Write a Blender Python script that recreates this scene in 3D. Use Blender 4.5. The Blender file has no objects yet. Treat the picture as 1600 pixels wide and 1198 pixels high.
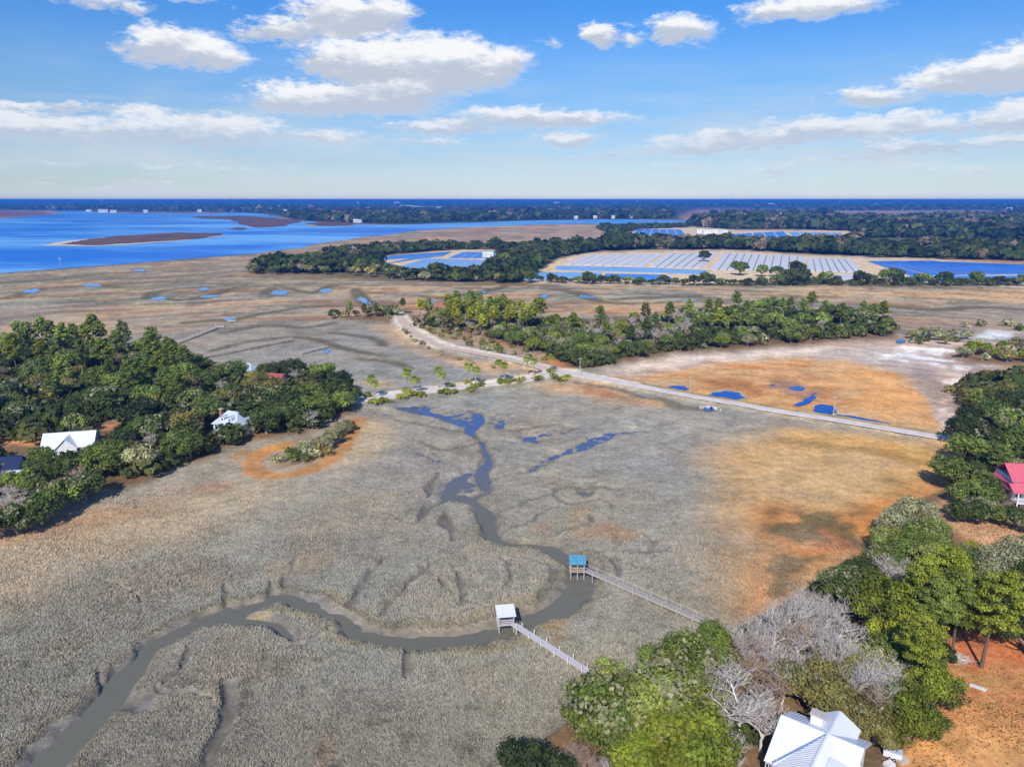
import bpy, bmesh, math, random
import numpy as np
from mathutils import Vector, Matrix

S = bpy.context.scene
COL = S.collection
R = math.radians
rnd = random.Random(7)
rng = np.random.default_rng(11)

# ------------------------------------------------------------------ camera, light, exposure
F, CX, CY, CAMH = 1143.0, 800.0, 599.0, 75.0
PITCH = math.atan((CY - 312.2) / F)
cam = bpy.data.cameras.new('camera')
cam.sensor_width = 36.0
cam.lens = 36.0 * F / 1600.0
cam.clip_start, cam.clip_end = 1.0, 200000.0
camo = bpy.data.objects.new('camera', cam)
COL.objects.link(camo)
camo.location = (0, 0, CAMH)
camo.rotation_euler = (math.pi / 2 - PITCH, 0, 0)
S.camera = camo

SUN_EL, SUN_AZ = 39.0, 14.0          # shadows run away from the camera, a little to its right
sun = bpy.data.lights.new('sun', 'SUN')
sun.energy = 4.3
sun.angle = R(0.5)
sun.color = (1.0, 0.94, 0.86)
suno = bpy.data.objects.new('sun', sun)
COL.objects.link(suno)
d = Vector((math.sin(R(SUN_AZ)) * math.cos(R(SUN_EL)), math.cos(R(SUN_AZ)) * math.cos(R(SUN_EL)), -math.sin(R(SUN_EL))))
suno.rotation_euler = d.to_track_quat('-Z', 'Y').to_euler()
suno.location = (-60, -200, 200)

S.view_settings.view_transform = 'Standard'
S.view_settings.look = 'None'
S.view_settings.exposure = 0.0
S.view_settings.gamma = 1.0
S.view_settings.use_curve_mapping = False
S.render.engine = 'CYCLES'
S.cycles.use_denoising = True
S.cycles.max_bounces = 6
S.cycles.diffuse_bounces = 2
S.cycles.glossy_bounces = 2
S.cycles.transmission_bounces = 2
S.cycles.volume_bounces = 0
S.cycles.transparent_max_bounces = 4
S.cycles.use_adaptive_sampling = True
S.cycles.adaptive_threshold = 0.02

def srgb(r, g=None, b=None):
    if g is None: r, g, b = r
    o = []
    for c in (r, g, b):
        c /= 255.0
        o.append(c / 12.92 if c <= 0.04045 else ((c + 0.055) / 1.055) ** 2.4)
    return tuple(o)

CP, SP = math.cos(PITCH), math.sin(PITCH)
def at(px, py, z=0.0):
    """the point of the place at height z that the photograph shows at (px, py)"""
    a = (px - CX) / F; b = (CY - py) / F
    dx, dy, dz = a, CP + b * SP, -SP + b * CP
    t = (z - CAMH) / dz
    return Vector((dx * t, dy * t, z))
def proj(X, Y, Z=0.0):
    dz = Z - CAMH
    dep = Y * CP - dz * SP
    u = Y * SP + dz * CP
    return CX + F * X / dep, CY - F * u / dep, dep

# ------------------------------------------------------------------ world: sky with broken cumulus
W = bpy.data.worlds.new('World'); S.world = W; W.use_nodes = True
nt = W.node_tree
for n in list(nt.nodes): nt.nodes.remove(n)
class NB:
    """short-hand for building node trees"""
    def __init__(s, t): s.t = t
    def n(s, ty, **kw):
        x = s.t.nodes.new(ty)
        for k, v in kw.items(): setattr(x, k, v)
        return x
    def put(s, sock, v):
        if isinstance(v, bpy.types.NodeSocket): s.t.links.new(v, sock)
        elif v is not None:
            try: sock.default_value = v
            except Exception:
                sock.default_value = (*v, 1.0)
    def m(s, op, a, b=None, c=None, clamp=False):
        x = s.n('ShaderNodeMath', operation=op); x.use_clamp = clamp
        for i, v in enumerate((a, b, c)):
            if v is not None: s.put(x.inputs[i], v)
        return x.outputs[0]
    def v(s, op, a, b=None, c=None):
        x = s.n('ShaderNodeVectorMath', operation=op)
        for i, q in enumerate((a, b, c)):
            if q is not None: s.put(x.inputs[i], q)
        return x.outputs[1] if op in ('LENGTH', 'DOT_PRODUCT', 'DISTANCE') else x.outputs[0]
    def mix(s, f, a, b, mode='MIX'):
        x = s.n('ShaderNodeMix', data_type='RGBA', blend_type=mode)
        s.put(x.inputs[0], f); s.put(x.inputs[6], a); s.put(x.inputs[7], b)
        return x.outputs[2]
    def noise(s, vec, scale, detail=4, rough=0.55, out=0, lac=2.0):
        x = s.n('ShaderNodeTexNoise')
        if vec is not None: s.put(x.inputs['Vector'], vec)
        s.put(x.inputs['Scale'], scale); x.inputs['Detail'].default_value = detail
        x.inputs['Roughness'].default_value = rough; x.inputs['Lacunarity'].default_value = lac
        return x.outputs[out]
    def ramp(s, f, lo, hi, a=0.0, b=1.0, smooth=True):
        x = s.n('ShaderNodeMapRange'); x.interpolation_type = 'SMOOTHSTEP' if smooth else 'LINEAR'
        s.put(x.inputs[0], f)
        for i, q in enumerate((lo, hi, a, b)): s.put(x.inputs[i + 1], q)
        return x.outputs[0]
b = NB(nt)
sky = b.n('ShaderNodeTexSky', sky_type='NISHITA')
sky.sun_disc = False
sky.sun_elevation = R(SUN_EL)
sky.sun_rotation = R(180 + SUN_AZ)
sky.altitude = 0; sky.air_density = 1.0; sky.dust_density = 0.35; sky.ozone_density = 3.0
tc = b.n('ShaderNodeTexCoord')
sep = b.n('ShaderNodeSeparateXYZ'); nt.links.new(tc.outputs['Generated'], sep.inputs[0])
az = b.m('ARCTAN2', sep.outputs[0], sep.outputs[1])
el = b.m('ARCSINE', sep.outputs[2])
cmb = b.n('ShaderNodeCombineXYZ'); b.put(cmb.inputs[0], az); b.put(cmb.inputs[1], el)
ae = cmb.outputs[0]
# clear sky: richer and deeper blue with height, milky at the horizon
hsv = b.n('ShaderNodeHueSaturation')
hsv.inputs['Saturation'].default_value = SKY_SAT = 1.25
hsv.inputs['Value'].default_value = 1.0
nt.links.new(sky.outputs[0], hsv.inputs['Color'])
elc = b.m('MAXIMUM', el, 0.0)
tint = b.n('ShaderNodeValToRGB')
tint.color_ramp.elements[0].position = 0.0; tint.color_ramp.elements[0].color = (1.02, 1.15, 1.72, 1)
tint.color_ramp.elements[1].position = 1.0; tint.color_ramp.elements[1].color = (0.55, 0.90, 1.30, 1)
for p, c in ((0.036, (0.815, 0.943, 1.33, 1)), (0.10, (0.78, 0.83, 1.10, 1)), (0.21, (0.79, 0.89, 1.12, 1)), (0.32, (0.82, 0.98, 1.24, 1)), (0.45, (0.58, 0.95, 1.36, 1))):
    e = tint.color_ramp.elements.new(p); e.color = c
b.put(tint.inputs[0], b.m('MULTIPLY', elc, 1.0 / 0.5))
clear = b.mix(1.0, hsv.outputs[0], tint.outputs[0], 'MULTIPLY')
# clouds
flat = b.v('MULTIPLY', ae, (1.0, 2.3, 1.0))
w1 = b.v('SUBTRACT', b.noise(flat, 9.0, 3, 0.55, 1), (0.5, 0.5, 0.5))
w2 = b.v('SUBTRACT', b.noise(flat, 38.0, 5, 0.62, 1), (0.5, 0.5, 0.5))
wv = b.v('MULTIPLY_ADD', w1, (0.055, 0.022, 0.0), ae)
wv = b.v('MULTIPLY_ADD', w2, (0.042, 0.022, 0.0), wv)
CLOUDS = [  # px, py, rx, ry, density
    (650, 98, 205, 56, 1.25), (760, 100, 88, 34, 1.1), (545, 95, 105, 34, 1.0), (545, 152, 200, 34, 1.15), (660, 142, 70, 20, .7), (470, 158, 110, 26, .8),
    (540, 25, 120, 42, 1.0), (440, 50, 90, 30, .8), (600, 15, 60, 30, .8), (285, 75, 92, 38, 1.0), (250, 55, 55, 28, .7), (330, 95, 62, 20, .8),
    (290, -5, 60, 12, .6), (160, 2, 70, 10, .5), (200, 10, 30, 10, .5),
    (330, 195, 130, 22, .85), (120, 200, 220, 22, .66), (10, 185, 75, 28, .8), (260, 215, 330, 22, .52), (450, 215, 180, 16, .5), (80, 165, 190, 10, .55), (120, 222, 230, 8, .45),
    (690, 198, 105, 15, .75), (835, 185, 165, 17, .85), (880, 218, 58, 15, .7), (660, 225, 90, 10, .4),
    (935, 52, 40, 26, .85), (985, 55, 40, 18, .5), (1065, 46, 52, 24, .9), (1265, 12, 110, 20, .8), (1210, 18, 40, 16, .7), (1340, 5, 40, 12, .5), (860, 68, 20, 12, .3),
    (1540, 118, 135, 30, 1.0), (1600, 95, 70, 34, .9), (1360, 152, 66, 17, .75), (1425, 178, 34, 17, .75), (1580, 182, 82, 30, .9), (1345, 200, 175, 20, .85),
    (1200, 215, 190, 18, .8), (1110, 232, 150, 14, .65), (1430, 232, 150, 17, .65), (1560, 222, 110, 15, .65), (950, 247, 60, 8, .45), (1340, 252, 100, 9, .4),
    (1215, 268, 90, 18, .4), (1060, 262, 110, 14, .3), (1500, 268, 120, 14, .25), (290, 262, 190, 11, .32), (190, 290, 230, 9, .25), (700, 288, 300, 10, .16), (1350, 290, 200, 9, .18)]
den = None; wsum = None; ysum = None
for (px, py, rx, ry, k) in CLOUDS:
    a_, b_ = (px - CX) / F, (CY - py) / F
    dv = Vector((a_, CP + b_ * SP, -SP + b_ * CP)).normalized()
    ca, ce = math.atan2(dv.x, dv.y), math.asin(dv.z)
    kk_ = .92 if ry > 24 else 1.12
    sx, sy = F / (rx * kk_), F / (ry * kk_)
    q = b.v('MULTIPLY_ADD', wv, (sx, sy, 0.0), (-ca * sx, -ce * sy, 0.0))
    dist = b.v('LENGTH', q)
    w = b.m('MULTIPLY', b.m('SUBTRACT', 1.0, dist, clamp=True), k)
    sp_ = b.n('ShaderNodeSeparateXYZ'); nt.links.new(q, sp_.inputs[0])
    yy = b.m('MULTIPLY', w, sp_.outputs[1])
    den = w if den is None else b.m('MAXIMUM', den, w)
    wsum = w if wsum is None else b.m('ADD', wsum, w)
    ysum = yy if ysum is None else b.m('ADD', ysum, yy)
# the same kind of sky goes on outside the frame
pl = b.v('MULTIPLY', ae, (3.2, 9.0, 1.0))
g = b.noise(pl, 1.6, 6, 0.58)
outx = b.ramp(b.m('ABSOLUTE', az), 0.66, 0.80)
outy = b.ramp(el, 0.29, 0.36)
outm = b.m('MAXIMUM', outx, outy)
gen = b.m('MULTIPLY', b.ramp(g, 0.53, 0.72), outm)
fine = b.m('MULTIPLY_ADD', b.noise(flat, 70.0, 8, 0.68), 0.9, -0.45)
fine2 = b.m('MULTIPLY_ADD', b.noise(flat, 19.0, 6, 0.6), 1.1, -0.55)
cd = b.m('ADD', b.m('ADD', den, b.m('MULTIPLY', gen, 0.7)), b.m('MULTIPLY', b.m('ADD', fine, fine2), 0.75))
present = b.ramp(b.m('ADD', den, gen), 0.0, 0.10)
alpha = b.m('MULTIPLY', b.ramp(cd, 0.08, 0.50), present)
veil = b.m('MULTIPLY', b.ramp(b.noise(b.v('MULTIPLY', ae, (1.0, 7.0, 1.0)), 5.0, 5, 0.6), 0.36, 0.75), b.ramp(el, 0.03, 0.20, 0.75, 0.0))
yrel = b.m('DIVIDE', ysum, b.m('MAXIMUM', wsum, 0.02))
lit = b.ramp(b.m('ADD', yrel, b.m('MULTIPLY', b.m('ADD', fine2, b.m('MULTIPLY', fine, .7)), 1.0)), -0.22, 0.36)
lit = b.m('MAXIMUM', lit, b.ramp(cd, 0.42, 0.12, 0.0, 0.6))
ccol = b.mix(lit, (5.3, 5.9, 7.0, 1), (9.5, 9.6, 9.8, 1))
far_ = b.ramp(el, 0.02, 0.15)
ccol = b.mix(far_, b.mix(0.45, ccol, (5.4, 6.3, 7.9, 1)), ccol)
skyc = b.mix(veil, clear, (6.4, 7.2, 7.9, 1))
skyc = b.mix(b.m('MULTIPLY', alpha, b.ramp(el, 0.0, 0.16, 0.72, 0.98)), skyc, ccol)
bg = b.n('ShaderNodeBackground'); bg.inputs['Strength'].default_value = 0.10
nt.links.new(skyc, bg.inputs['Color'])
wo = b.n('ShaderNodeOutputWorld'); nt.links.new(bg.outputs[0], wo.inputs['Surface'])

# ------------------------------------------------------------------ materials
def mat(name, base=(0.5, 0.5, 0.5), rough=0.8, spec=0.3, metal=0.0):
    m = bpy.data.materials.new(name); m.use_nodes = True
    t = m.node_tree
    p = t.nodes['Principled BSDF']
    p.inputs['Base Color'].default_value = (*base, 1)
    p.inputs['Roughness'].default_value = rough
    p.inputs['Specular IOR Level'].default_value = spec
    p.inputs['Metallic'].default_value = metal
    return m, NB(t), p
def worn(name, base, rough=0.7, spec=0.3, var=0.25, scale=1.5, metal=0.0, stretch=(1, 1, 1)):
    """a painted, wooden or metal surface with blotchy wear"""
    m, q, p = mat(name, base, rough, spec, metal)
    tcx = q.n('ShaderNodeTexCoord')
    vec = q.v('MULTIPLY', tcx.outputs['Object'], stretch)
    f = q.noise(vec, scale, 5, 0.6)
    k = q.ramp(f, 0.25, 0.75, 1 - var, 1 + var, False)
    x = q.v('SCALE', tuple(base)); 
    x.node.inputs[0].default_value = base; q.put(x.node.inputs['Scale'], k)
    q.put(p.inputs['Base Color'], x)
    return m

MAT = {}
def leafmat(name, trans=0.40):
    m = bpy.data.materials.new(name); m.use_nodes = True
    t = m.node_tree; q = NB(t)
    p = t.nodes['Principled BSDF']
    p.inputs['Roughness'].default_value = 0.62
    p.inputs['Specular IOR Level'].default_value = 0.22
    oi = q.n('ShaderNodeObjectInfo'); at_ = q.n('ShaderNodeAttribute', attribute_name='tone')
    c = q.v('MULTIPLY', q.mix(1.0, oi.outputs['Color'], at_.outputs['Color'], 'MULTIPLY'), (1.46, 1.37, 1.08))
    q.put(p.inputs['Base Color'], c)
    tr = q.n('ShaderNodeBsdfTranslucent'); q.put(tr.inputs['Color'], q.v('MULTIPLY', c, (1.05, 1.08, 0.75)))
    mx = q.n('ShaderNodeMixShader'); mx.inputs[0].default_value = trans
    t.links.new(p.outputs[0], mx.inputs[1]); t.links.new(tr.outputs[0], mx.inputs[2])
    t.links.new(mx.outputs[0], t.nodes['Material Output'].inputs['Surface'])
    return m
MAT['leaf'] = leafmat('leaf')
MAT['needle'] = leafmat('pine_needle', 0.25)
MAT['bark'] = worn('bark', srgb(112, 98, 86), 0.9, 0.1, 0.35, 2.0)
MAT['greybark'] = worn('bleached_branch', srgb(226, 219, 210), 0.85, 0.15, 0.22, 0.8)
MAT['twig'] = worn('grey_twig', srgb(192, 183, 176), 0.9, 0.1, 0.25, 0.8)
MAT['brownbark'] = worn('brown_twig', srgb(172, 148, 130), 0.9, 0.1, 0.3, 0.8)
MAT['moss'] = leafmat('spanish_moss', 0.25)
MAT['palmtrunk'] = worn('palm_trunk', srgb(168, 156, 140), 0.9, 0.1, 0.3, 6.0)
MAT['white'] = worn('white_paint', (0.80, 0.80, 0.80), 0.5, 0.4, 0.06, 1.0)
MAT['wroof'] = worn('white_metal_roofing', (0.80, 0.83, 0.87), 0.35, 0.5, 0.06, 0.5)
MAT['groof'] = worn('pale_blue_grey_roofing', srgb(198, 210, 226), 0.4, 0.5, 0.12, 0.8)
MAT['bluroof'] = worn('weathered_blue_roofing', srgb(92, 158, 184), 0.5, 0.4, 0.5, 3.0)
MAT['navy'] = worn('dark_blue_roofing', srgb(40, 54, 92), 0.5, 0.5, 0.2, 1.0)
MAT['redroof'] = worn('rose_red_roofing', srgb(218, 108, 124), 0.45, 0.4, 0.10, 0.7)
MAT['brickroof'] = worn('brick_red_roofing', srgb(168, 92, 84), 0.6, 0.3, 0.2, 0.9)
MAT['greywood'] = worn('weathered_grey_wood', srgb(196, 186, 174), 0.85, 0.15, 0.22, 2.5, 0.0, (1, 1, 0.2))
MAT['lilacwood'] = worn('bleached_lilac_decking', srgb(204, 198, 198), 0.8, 0.15, 0.16, 2.5)
MAT['tanwood'] = worn('tan_timber', srgb(196, 178, 150), 0.8, 0.2, 0.25, 2.0)
MAT['glass'] = mat('window_glass', (0.02, 0.03, 0.05), 0.05, 0.6)[0]
MAT['brick'] = worn('chimney_brick', srgb(170, 110, 90), 0.9, 0.2, 0.25, 3.0)
MAT['concrete'] = worn('pale_concrete', srgb(205, 200, 192), 0.85, 0.2, 0.15, 1.0)
MAT['pole'] = worn('utility_pole_wood', srgb(190, 180, 172), 0.85, 0.2, 0.15, 2.0)
MAT['dark'] = mat('dark_opening', (0.012, 0.013, 0.016), 0.6, 0.3)[0]

# ------------------------------------------------------------------ mesh helpers
def link(name, me, material=None, parent=None, kind=None, loc=None):
    o = bpy.data.objects.new(name, me)
    COL.objects.link(o)
    if me is not None and material is not None and len(me.materials) == 0: me.materials.append(material)
    if parent is not None: o.parent = parent
    if kind: o['kind'] = kind
    if loc is not None: o.location = loc
    return o
def tag(o, label, cat, group=None):
    o['label'] = label; o['category'] = cat
    if group: o['group'] = group
    return o
def empty(name, loc, rz=0.0):
    o = bpy.data.objects.new(name, None); COL.objects.link(o)
    o.location = loc; o.rotation_euler = (0, 0, rz); o.empty_display_size = 0.5
    return o
def npmesh(name, V, Fq, smooth=False, attr=None):
    """mesh from arrays: V (n,3), Fq (m,k); attr {name: (n,4)}"""
    me = bpy.data.meshes.new(name)
    V = np.ascontiguousarray(V, dtype=np.float32); Fq = np.ascontiguousarray(Fq, dtype=np.int32)
    m, k = Fq.shape
    me.vertices.add(len(V)); me.vertices.foreach_set('co', V.ravel())
    me.loops.add(m * k); me.loops.foreach_set('vertex_index', Fq.ravel())
    me.polygons.add(m)
    me.polygons.foreach_set('loop_start', np.arange(0, m * k, k, dtype=np.int32))
    if smooth: me.polygons.foreach_set('use_smooth', np.ones(m, dtype=bool))
    me.update(calc_edges=True)
    for nme, A in (attr or {}).items():
        a_ = me.attributes.new(nme, 'FLOAT_COLOR', 'POINT')
        a_.data.foreach_set('color', np.ascontiguousarray(A, dtype=np.float32).ravel())
    return me
class MB:
    """collects boxes, bars and prisms into one mesh"""
    def __init__(s): s.v = []; s.f = []
    def poly(s, pts, faces):
        o = len(s.v); s.v += [tuple(p) for p in pts]; s.f += [tuple(o + i for i in f) for f in faces]
    def box(s, c, size, rz=0.0):
        hx, hy, hz = [q / 2 for q in size]; cr, sr = math.cos(rz), math.sin(rz)
        pts = []
        for z in (-hz, hz):
            for x, y in ((-hx, -hy), (hx, -hy), (hx, hy), (-hx, hy)):
                pts.append((c[0] + x * cr - y * sr, c[1] + x * sr + y * cr, c[2] + z))
        s.poly(pts, [(0, 3, 2, 1), (4, 5, 6, 7), (0, 1, 5, 4), (1, 2, 6, 5), (2, 3, 7, 6), (3, 0, 4, 7)])
    def bar(s, a, b2, w, h=None, n=4, taper=1.0):
        a = Vector(a); b2 = Vector(b2); h = h or w
        dd = (b2 - a).normalized()
        up = Vector((0, 0, 1)) if abs(dd.z) < 0.95 else Vector((1, 0, 0))
        sx = dd.cross(up).normalized(); sy = sx.cross(dd)
        pts = []
        for p, k in ((a, 1.0), (b2, taper)):
            for i in range(n):
                t = 2 * math.pi * (i + 0.5) / n; q = 1.414 if n == 4 else 1.0
                pts.append(p + sx * math.cos(t) * w / 2 * k * q + sy * math.sin(t) * h / 2 * k * q)
        s.poly(pts, [tuple(range(n - 1, -1, -1)), tuple(range(n, 2 * n))] + [(i, (i + 1) % n, n + (i + 1) % n, n + i) for i in range(n)])
    def mesh(s, name):
        me = bpy.data.meshes.new(name); me.from_pydata(s.v, [], s.f); me.update(); return me
    def build(s, name, material, parent=None, kind=None):
        return link(name, s.mesh(name), material, parent, kind)

# ------------------------------------------------------------------ the lie of the land: colour and height of the ground
def vn(x, y, seed):
    xi = np.floor(x).astype(np.int64); yi = np.floor(y).astype(np.int64)
    fx = x - xi; fy = y - yi
    fx = fx * fx * (3 - 2 * fx); fy = fy * fy * (3 - 2 * fy)
    def h(i, j):
        n = (i * 374761393 + j * 668265263 + seed * 974711) & 0xffffffff
        n = ((n ^ (n >> 13)) * 1274126177) & 0xffffffff
        return ((n ^ (n >> 16)) & 0xffff) / 65535.0
    a = h(xi, yi); b2 = h(xi + 1, yi); c = h(xi, yi + 1); d2 = h(xi + 1, yi + 1)
    return ((a + (b2 - a) * fx) * (1 - fy) + (c + (d2 - c) * fx) * fy).astype(np.float32)
def fbm(x, y, octs, seed):
    o = 0; amp = 0.5; tot = 0
    for i in range(octs):
        o = o + amp * vn(x * 2 ** i, y * 2 ** i, seed + i * 17); tot += amp; amp *= 0.55
    return o / tot
RX0, RX1, RSX = -500, 2100, 2
RY0, RY1 = 311, 1560
gx = np.arange(RX0, RX1, RSX, dtype=np.float32); gy = np.arange(RY0, RY1, dtype=np.float32)
GX, GY = np.meshgrid(gx, gy)
NYR, NXR = GX.shape
_a = (GX - CX) / F; _b = (CY - GY) / F
_dz = -SP + _b * CP
_t = np.minimum(CAMH / np.maximum(-_dz, 1e-4), 90000.0)
WX = _a * _t; WY = (CP + _b * SP) * _t
RR = np.hypot(WX, WY)
LN = np.log(RR); AZ = np.arctan2(WX, WY)
WA = fbm(AZ * 16, LN * 16, 4, 3) - 0.5
WB = fbm(AZ * 16 + 40, LN * 16, 4, 5) - 0.5
WC = fbm(AZ * 60, LN * 60, 3, 8) - 0.5
N1 = fbm(WX / 1.5, WY / 1.5, 2, 91); N60 = fbm(WX / 60, WY / 60, 4, 21); N15 = fbm(WX / 15, WY / 15, 4, 31); N4 = fbm(WX / 4, WY / 4, 3, 41)
NSTR = fbm(AZ * 9, LN * 34, 4, 51)          # long lenses lying across the view of the far marsh
NSTR2 = fbm(AZ * 22 + 9, LN * 70, 4, 57)
def s01(x): x = np.clip(x, 0, 1); return x * x * (3 - 2 * x)

def raster(pts):
    par = np.zeros((NYR, NXR + 1), np.int32)
    n = len(pts)
    for i in range(n):
        x0, y0 = pts[i]; x1, y1 = pts[(i + 1) % n]
        if y0 == y1: continue
        if y0 > y1: x0, y0, x1, y1 = x1, y1, x0, y0
        r0 = max(0, int(math.ceil(y0 - RY0))); r1 = min(NYR - 1, int(math.ceil(y1 - RY0)) - 1)
        if r1 < r0: continue
        rows = np.arange(r0, r1 + 1)
        xs = x0 + (rows + RY0 - y0) * (x1 - x0) / (y1 - y0)
        cols = np.clip(np.ceil((xs - RX0) / RSX), 0, NXR).astype(int)
        np.add.at(par, (rows, cols), 1)
    return (np.cumsum(par, axis=1)[:, :NXR] % 2).astype(np.float32)
def blur(m, ry, rx):
    for r, ax in ((ry, 0), (rx, 1)):
        r = int(round(r))
        if r < 1: continue
        for _ in range(2):
            p = np.pad(m, [(r + 1, r), (0, 0)] if ax == 0 else [(0, 0), (r + 1, r)], mode='edge')
            c = np.cumsum(p, axis=ax, dtype=np.float64)
            m = ((c[2 * r + 1:] - c[:-2 * r - 1]) if ax == 0 else (c[:, 2 * r + 1:] - c[:, :-2 * r - 1])) / (2 * r + 1)
            m = m.astype(np.float32)
    return m
_iy, _ix = np.mgrid[0:NYR, 0:NXR]
def region(pts, soft=4, warp=1.0):
    m = raster(pts)
    if warp:
        dx = (WA * 46 + WC * 18) * warp / RSX; dy = (WB * 0.10 + WC * 0.03) * (GY - 311) * warp
        m = m[np.clip((_iy + dy).astype(int), 0, NYR - 1), np.clip((_ix + dx).astype(int), 0, NXR - 1)]
    return blur(m, soft * 0.5, soft / RSX)
def spline(pts, n=8):
    P = [tuple(p) for p in pts]; P = [P[0]] + P + [P[-1]]; o = []
    for i in range(1, len(P) - 2):
        p0, p1, p2, p3 = [np.array(q, float) for q in P[i - 1:i + 3]]
        for k in range(n):
            t = k / n
            o.append(0.5 * (2 * p1 + (p2 - p0) * t + (2 * p0 - 5 * p1 + 4 * p2 - p3) * t * t + (3 * p1 - p0 - 3 * p2 + p3) * t ** 3))
    o.append(np.array(P[-2], float)); return np.array(o)
JX = WX + (fbm(WX / 5, WY / 5, 3, 61) - 0.5) * 3.2; JY = WY + (fbm(WX / 5 + 70, WY / 5, 3, 63) - 0.5) * 3.2
def stroke(pts, pad=30, jit=True, n=8):
    """signed closeness to a line on the ground: 1 on it, 0 at its half width, below 0 beyond; pts (px, py, width in metres)"""
    Q = spline(pts, n)
    Pw = np.array([[*at(q[0], q[1])[:2], q[2] / 2] for q in Q])
    best = np.full((NYR, NXR), -9.0, np.float32)
    X_, Y_ = (JX, JY) if jit else (WX, WY)
    for i in range(len(Pw) - 1):
        (ax, ay, aw), (bx, by, bw) = Pw[i], Pw[i + 1]
        wm = max(aw, bw) * 4 + 5
        s = F / max(30, min(math.hypot(ax, ay), math.hypot(bx, by)))
        px0, px1 = sorted((Q[i][0], Q[i + 1][0])); py0, py1 = sorted((Q[i][1], Q[i + 1][1]))
        c0 = max(0, int((px0 - wm * s - RX0) / RSX)); c1 = min(NXR, int((px1 + wm * s - RX0) / RSX) + 2)
        r0 = max(0, int(py0 - wm * s - RY0)); r1 = min(NYR, int(py1 + wm * s - RY0) + 2)
        if c1 <= c0 or r1 <= r0: continue
        xx = X_[r0:r1, c0:c1]; yy = Y_[r0:r1, c0:c1]
        ex, ey = bx - ax, by - ay; L2 = ex * ex + ey * ey + 1e-9
        t = np.clip(((xx - ax) * ex + (yy - ay) * ey) / L2, 0, 1)
        dd = np.hypot(xx - ax - t * ex, yy - ay - t * ey)
        w = aw + (bw - aw) * t
        best[r0:r1, c0:c1] = np.maximum(best[r0:r1, c0:c1], 1 - dd / w)
    return best

def C3(*c): return np.array(srgb(*c), np.float32)
GC = np.zeros((NYR, NXR, 3), np.float32) + C3(157, 151, 140)
GH = np.zeros((NYR, NXR), np.float32)
GRASS = np.ones((NYR, NXR), np.float32)      # how tall and tufted the marsh grass is
def put(m, c, k=1.0):
    global GC
    m = np.clip(m * k, 0, 1)[..., None]
    GC = GC * (1 - m) + (c if isinstance(c, np.ndarray) and c.ndim == 3 else C3(*c)) * m
def lift(m, h):
    global GH
    m = np.clip(m, 0, 1); GH = GH * (1 - m) + h * m
def bald(m):
    global GRASS
    GRASS = GRASS * (1 - np.clip(m, 0, 1))
def band(a, lo, hi): return s01((a - lo) / (hi - lo))

# far and middle marsh
far = s01((560 - GY) / 90.0); FARW = s01((540 - GY) / 80.0)[..., None] * np.array([.035, 0, .06], np.float32)
put(far, (152, 136, 122))
put(far * band(NSTR, .50, .60), (192, 166, 140), .85)
put(far * band(NSTR2, .54, .64), (110, 97, 82), .8)
put(far * band(NSTR, .46, .36), (166, 158, 146), .7)
put(far * band(NSTR2, .44, .34) * band(NSTR, .4, .52), (186, 124, 84), .85)
put(s01((452 - GY) / 30.0), (150, 124, 106), .7)
put(s01((452 - GY) / 30.0) * band(NSTR2, .5, .64), (184, 152, 128), .8)
put(s01((452 - GY) / 30.0) * band(NSTR, .48, .36), (118, 98, 84), .6)
for pts, c, k, sf in (
    ([(0, 432), (180, 425), (420, 420), (600, 440), (420, 452), (150, 470), (0, 470)], (142, 122, 100), .55, 14),
    ([(0, 475), (160, 470), (300, 482), (460, 500), (300, 512), (120, 500), (0, 500)], (152, 136, 122), .75, 10),
    ([(0, 502), (140, 492), (230, 512), (120, 525), (0, 525)], (205, 168, 128), .8, 8),
    ([(470, 462), (700, 470), (760, 480), (640, 500), (560, 490), (480, 478)], (186, 128, 98), .8, 8),
    ([(640, 470), (760, 462), (900, 470), (1060, 480), (1060, 492), (900, 490), (720, 482)], (180, 132, 106), .8, 8),
    ([(900, 476), (1070, 474), (1060, 492), (930, 496)], (214, 164, 120), .8, 8),
    ([(1080, 455), (1300, 452), (1620, 452), (1620, 470), (1400, 472), (1200, 462)], (222, 172, 126), .85, 5),
    ([(1300, 472), (1620, 470), (1620, 512), (1420, 520), (1380, 500)], (156, 136, 124), .7, 10),
    ([(560, 372), (760, 352), (935, 350), (1040, 352), (960, 375), (900, 386), (700, 388), (560, 395)], (176, 142, 120), .8, 8),
    ([(600, 366), (840, 350), (940, 350), (860, 360), (680, 372)], (150, 112, 98), .7, 6),
    ([(300, 470), (430, 462), (520, 470), (420, 480)], (190, 150, 118), .7, 6)):
    put(region(pts, sf), c, k)
# grey open marsh behind the causeway
put(region([(290, 520), (440, 505), (560, 500), (640, 520), (700, 560), (800, 575), (700, 600), (580, 605), (540, 560), (420, 540)], 14), (158, 154, 148), .85)
put(region([(330, 505), (470, 500), (560, 520), (480, 545), (360, 530)], 10) * band(NSTR2, .42, .6), (122, 112, 104), .8)
put(region([(500, 560), (640, 555), (760, 580), (620, 602), (560, 600)], 10) * band(NSTR2, .45, .62), (128, 126, 122), .6)
mid_ = far * (1 - s01((352 - GY) / 6))
put(mid_ * band(NSTR2, .54, .61), (112, 100, 82), .62)
put(mid_ * band(NSTR2, .46, .39), (196, 174, 146), .55)
put(mid_ * band(NSTR, .55, .62) * band(NSTR2, .44, .52), (188, 126, 84), .6)
put(mid_ * band(NSTR, .45, .39) * band(WC, -.02, .06), (136, 130, 112), .6)
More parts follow.
